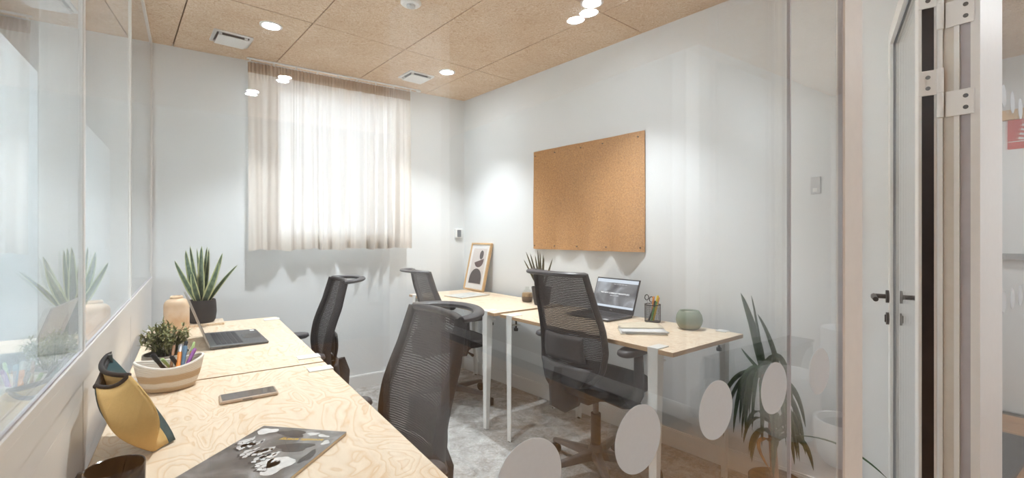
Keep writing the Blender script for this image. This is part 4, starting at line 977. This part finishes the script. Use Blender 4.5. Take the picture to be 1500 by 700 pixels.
sc_ = empty('scissors', CPO, 0, 'black handled scissors standing in the wire cup', 'scissors')
for s, h in ((-1, .128), (1, .116)):
    ctr = right*(-.016+s*.013) + fwd*.014 + Vector((0,0,h)); ringp = [ctr + right*(.011*math.cos(2*math.pi*k/20)) + Vector((0,0,.015*math.sin(2*math.pi*k/20))) for k in range(20)]
    MB().tube(ringp, .0026, 8, closed=True, up=fwd).build('finger_loop', 'wire_black', sc_, smooth='all')
    MB().tube([ctr-Vector((0,0,.014)), right*(-.016)+fwd*.012+Vector((0,0,.07)), right*(-.012-s*.004)+Vector((0,0,.002))], [.0032,.003,.001], 6, flat=(1,.5)).build('blade', 'pen_steel', sc_, smooth='all')
# candle
ca = empty('ceramic_candle', (2.140, 1.462, DESK_Z+.0008), 0, 'round green glazed ceramic candle pot', 'candle')
MB().lathe([(0,0),(.042,0),(.050,.004),(.063,.026),(.067,.046),(.063,.070),(.052,.090),(.049,.094),(.046,.093),(.049,.078),(0,.078)], 48).build('pot', 'celadon', ca, smooth=True)
MB().lathe([(0,.0785),(.0475,.0785),(.0475,.082),(0,.083)], 32).build('wax', 'candle_wax', ca, smooth=True)
MB().cyl((0,0,.0825), (.001,0,.092), .001, seg=6).build('wick', 'pin_dark', ca)
# stack of papers
pp = empty('paper_stack', (1.875, 1.548, DESK_Z+.0006), R(-38), 'loose stack of brochures and papers by the pencil cup', 'papers')
rp_ = random.Random(4)
for k, (m_, w_, h_) in enumerate((('paper_cream', .225, .165), ('paper_white', .215, .155), ('paper_grey', .215, .150), ('paper_white', .22, .15), ('paper_white', .21, .15))):
    z = k*.0032; wob = MB()
    def fn(s, t, z=z, w_=w_, h_=h_, k=k): return Vector(((s-.5)*w_, (t-.5)*h_, z+.0012+.004*max(0, math.sin(s*3.1+k))*t*(1 if k > 1 else 0)))
    o = wob.grid(fn, 8, 6).build('sheet', m_, pp, smooth='all', recalc=False, solid=.0022); o.rotation_euler = (0, 0, R(rp_.uniform(-7, 7))); o.location = (rp_.uniform(-.006,.006), rp_.uniform(-.006,.006), 0)
def cover_fn(s, t): return Vector(((s-.5)*.215, .05+(t-.5)*.11, .0185+.010*math.sin(s*2.6)*t))
MB().grid(cover_fn, 8, 6).build('open_cover', 'paper_cream', pp, smooth='all', recalc=False, solid=.001)
# corner desk: framed print, magazine, small bottle
fw, fh, tilt = .315, .425, R(13)
pf = empty('framed_print', (2.035, 3.545, DESK_Z+.0062), math.pi/2+wa+R(-4)+math.pi, 'oak framed abstract print of stacked stone shapes leaning on wall', 'picture frame')
# local: x along the wall, y toward the wall, z up, tilted back
pr_ = MB()
tm = Matrix.Rotation(-tilt, 4, 'X')
fr = MB()
for a in ((-fw/2, fw/2, 0, .014), (-fw/2, fw/2, fh-.014, fh)): fr.box(a[0], a[1], 0, .022, a[2], a[3])
fr.box(-fw/2, -fw/2+.014, 0, .022, .014, fh-.014); fr.box(fw/2-.014, fw/2, 0, .022, .014, fh-.014)
o = fr.build('frame', 'frame_oak', pf); o.matrix_local = tm
mt = MB().box(-fw/2+.014, fw/2-.014, .008, .018, .014, fh-.014).build('mat_board', 'paper_white', pf); mt.matrix_local = tm
MB().box(-.108, .108, .0070, .0079, .055, fh-.05).build('print', 'print_ground', mt)
def flat(pts, mat, y=.0064): MB().prism3([(x, y, z) for x, z in pts], (0, .0004, 0)).build('printed_shape', mat, mt)
flat([(.035+.030*math.cos(2*math.pi*k/24), .318+.040*math.sin(2*math.pi*k/24)) for k in range(24)], 'ink_grey')
flat([(-.062, .246), (.080, .286)] + [(.009+.071*math.cos(a), .264+.058*math.sin(a)) for a in [R(2-166*k/14) for k in range(15)]], 'ink_brown')
flat([(-.098, .062), (.092, .062)] + [(-.003+.095*math.cos(R(180*k/18)), .100+.094*math.sin(R(180*k/18))) for k in range(19)], 'ink_grey')
mz = empty('magazine', (1.83, 3.27, DESK_Z+.0006), R(12), 'pale magazine lying flat in front of framed print', 'magazine')
MB().box(-.145, .145, -.11, .11, 0, .0072).build('pages', 'paper_cream', mz)
MB().box(-.1455, .1455, -.1105, .1105, .0074, .0082).build('cover', 'pale_cover', mz)
bt = empty('glass_bottle', (2.035, 2.735, DESK_Z+.0008), 0, 'squat clear bottle half filled with layered brown sand', 'bottle')
MB().lathe([(0,0),(.034,0),(.040,.008),(.042,.032),(.040,.060),(.030,.080),(.016,.092),(.014,.100),(.017,.106),(.014,.110)], 36).build('glass', 'bottle_glass', bt, smooth=True)
MB().lathe([(0,.002),(.033,.002),(.039,.010),(.0405,.032),(.0385,.058),(.034,.066),(0,.067)], 36).build('sand', 'sand_layers', bt, smooth=True)

# ================================================================== CORRIDOR THINGS (seen mirrored in the glass)
UE = U_END
dw = empty('door_2', (UE, -.12, 0), 0, kind='structure')
MB().box(-.02, -.001, -.50, .36, 0, 2.05).build('door_leaf', 'trim_white', dw)
MB().box(-.03, -.001, -.56, .41, 2.055, 2.125).build('door_head', 'frame_oak', dw)
MB().box(-.075, -.055, -.42, .30, 1.075, 1.115).build('push_bar', 'steel_brushed', dw)
for y in (-.40, .28): MB().box(-.056, -.0205, y-.02, y+.02, 1.07, 1.12).build('bar_bracket', 'steel_brushed', dw)
fs = empty('fire_sign', (UE-.021, .010, 1.846), 0, 'red fire equipment sign with white flames above corridor door bar', 'sign')
MB().box(-.004, -.0005, -.108, .108, 0, .205).build('plate', 'sign_red', fs)
def stroke(parent, pts, w, mat='paper_white', name='pictogram'):
    o_ = MB().tube([(-.0045, y, z) for y, z in pts], w, 6).build(name, mat, parent, smooth='all')
    o_.scale = (.12, 1, 1); o_.location = (-.0040, 0, 0)
for k in range(4): stroke(fs, [(-.055+.006*k, .075+.030*k), (-.02, .066+.030*k), (.015, .080+.032*k), (.045+.004*k, .110+.024*k)], .0075)
stroke(fs, [(-.104, .052), (.104, .052)], .003); stroke(fs, [(-.005, .02), (-.005, .04)], .008); stroke(fs, [(.03, .02), (.03, .04)], .008)
es = empty('exit_sign', (UE-.021, -.235, 1.846), 0, 'dark green escape route sign with white figure', 'sign')
MB().box(-.004, -.0005, -.108, .108, 0, .205).build('plate', 'sign_green', es)
stroke(es, [(.075, .165), (.072, .162)], .012); stroke(es, [(.07, .145), (.05, .105), (.08, .09), (.095, .07)], .008); stroke(es, [(.05, .105), (.03, .085), (.0, .09)], .008); stroke(es, [(-.104, .052), (.104, .052)], .003)
tag(MB().box(3.30, 4.18, -.44, .12, .0005, .014).build('entrance_mat', 'mat_black', bevel=.003, seg=1), 'black ribbed entrance mat on the wooden corridor floor', 'door mat')
pb = empty('fabric_planter', (3.08, -.80, 0), 0, 'white fabric planter bag on the corridor floor', 'planter')
MB().lathe([(0,.001),(.13,.001),(.165,.06),(.175,.20),(.168,.37),(.160,.39),(.152,.385),(.158,.30),(0,.28)], 32).build('bag', 'planter_white', pb, smooth=True)
MB().lathe([(0,.2805),(.155,.2805),(0,.30)], 24).build('soil', 'soil', pb)
gb = empty('waste_bin', (3.50, -.62, 0), 0, 'tall pale grey cylindrical waste bin in the corridor', 'bin')
MB().lathe([(0,.001),(.15,.001),(.155,.02),(.155,.62),(.150,.64),(.11,.65)], 36).build('body', 'pale_grey_plastic', gb, smooth=True)
MB().lathe([(.11,.649),(.105,.649),(.10,.55),(0,.55)], 36).build('opening', 'gasket_grey', gb, smooth=True)
cpn = empty('corridor_pot', (2.93, -.44, 0), 0, 'low white plant pot with dark soil on corridor floor', 'plant pot')
MB().lathe([(0,.001),(.10,.001),(.13,.05),(.145,.17),(.14,.235),(.13,.235),(.13,.19),(0,.19)], 36).build('pot', 'planter_white', cpn, smooth=True)
MB().lathe([(0,.191),(.129,.191),(.10,.215),(0,.24)], 24).build('soil', 'soil', cpn, smooth=True)

cbn = empty('dark_reflection_cabinet', (3.37, -1.197, 0), 0, 'low dark grey cabinet added to darken the corridor reflection', 'cabinet')  # cabinet added as a dark thing for the glass to mirror
MB().box(-.57, .57, 0, .17, .03, .42).build('body', 'laptop_dark', cbn, bevel=.002, seg=1)
MB().box(-.55, .55, .01, .15, .0005, .0295).build('plinth', 'gasket_black', cbn)
MB().box(-.58, .58, -.0, .19, .4205, .44).build('top', 'laptop_dark', cbn, bevel=.002, seg=1)
for k in range(3):
    d_ = MB().box(-.565+k*.377, -.195+k*.377, .1705, .188, .04, .415).build('door', 'laptop_dark', cbn, bevel=.0015, seg=1)
    MB().box(-.24+k*.377, -.225+k*.377, .1885, .20, .20, .30).build('handle', 'steel_brushed', d_)
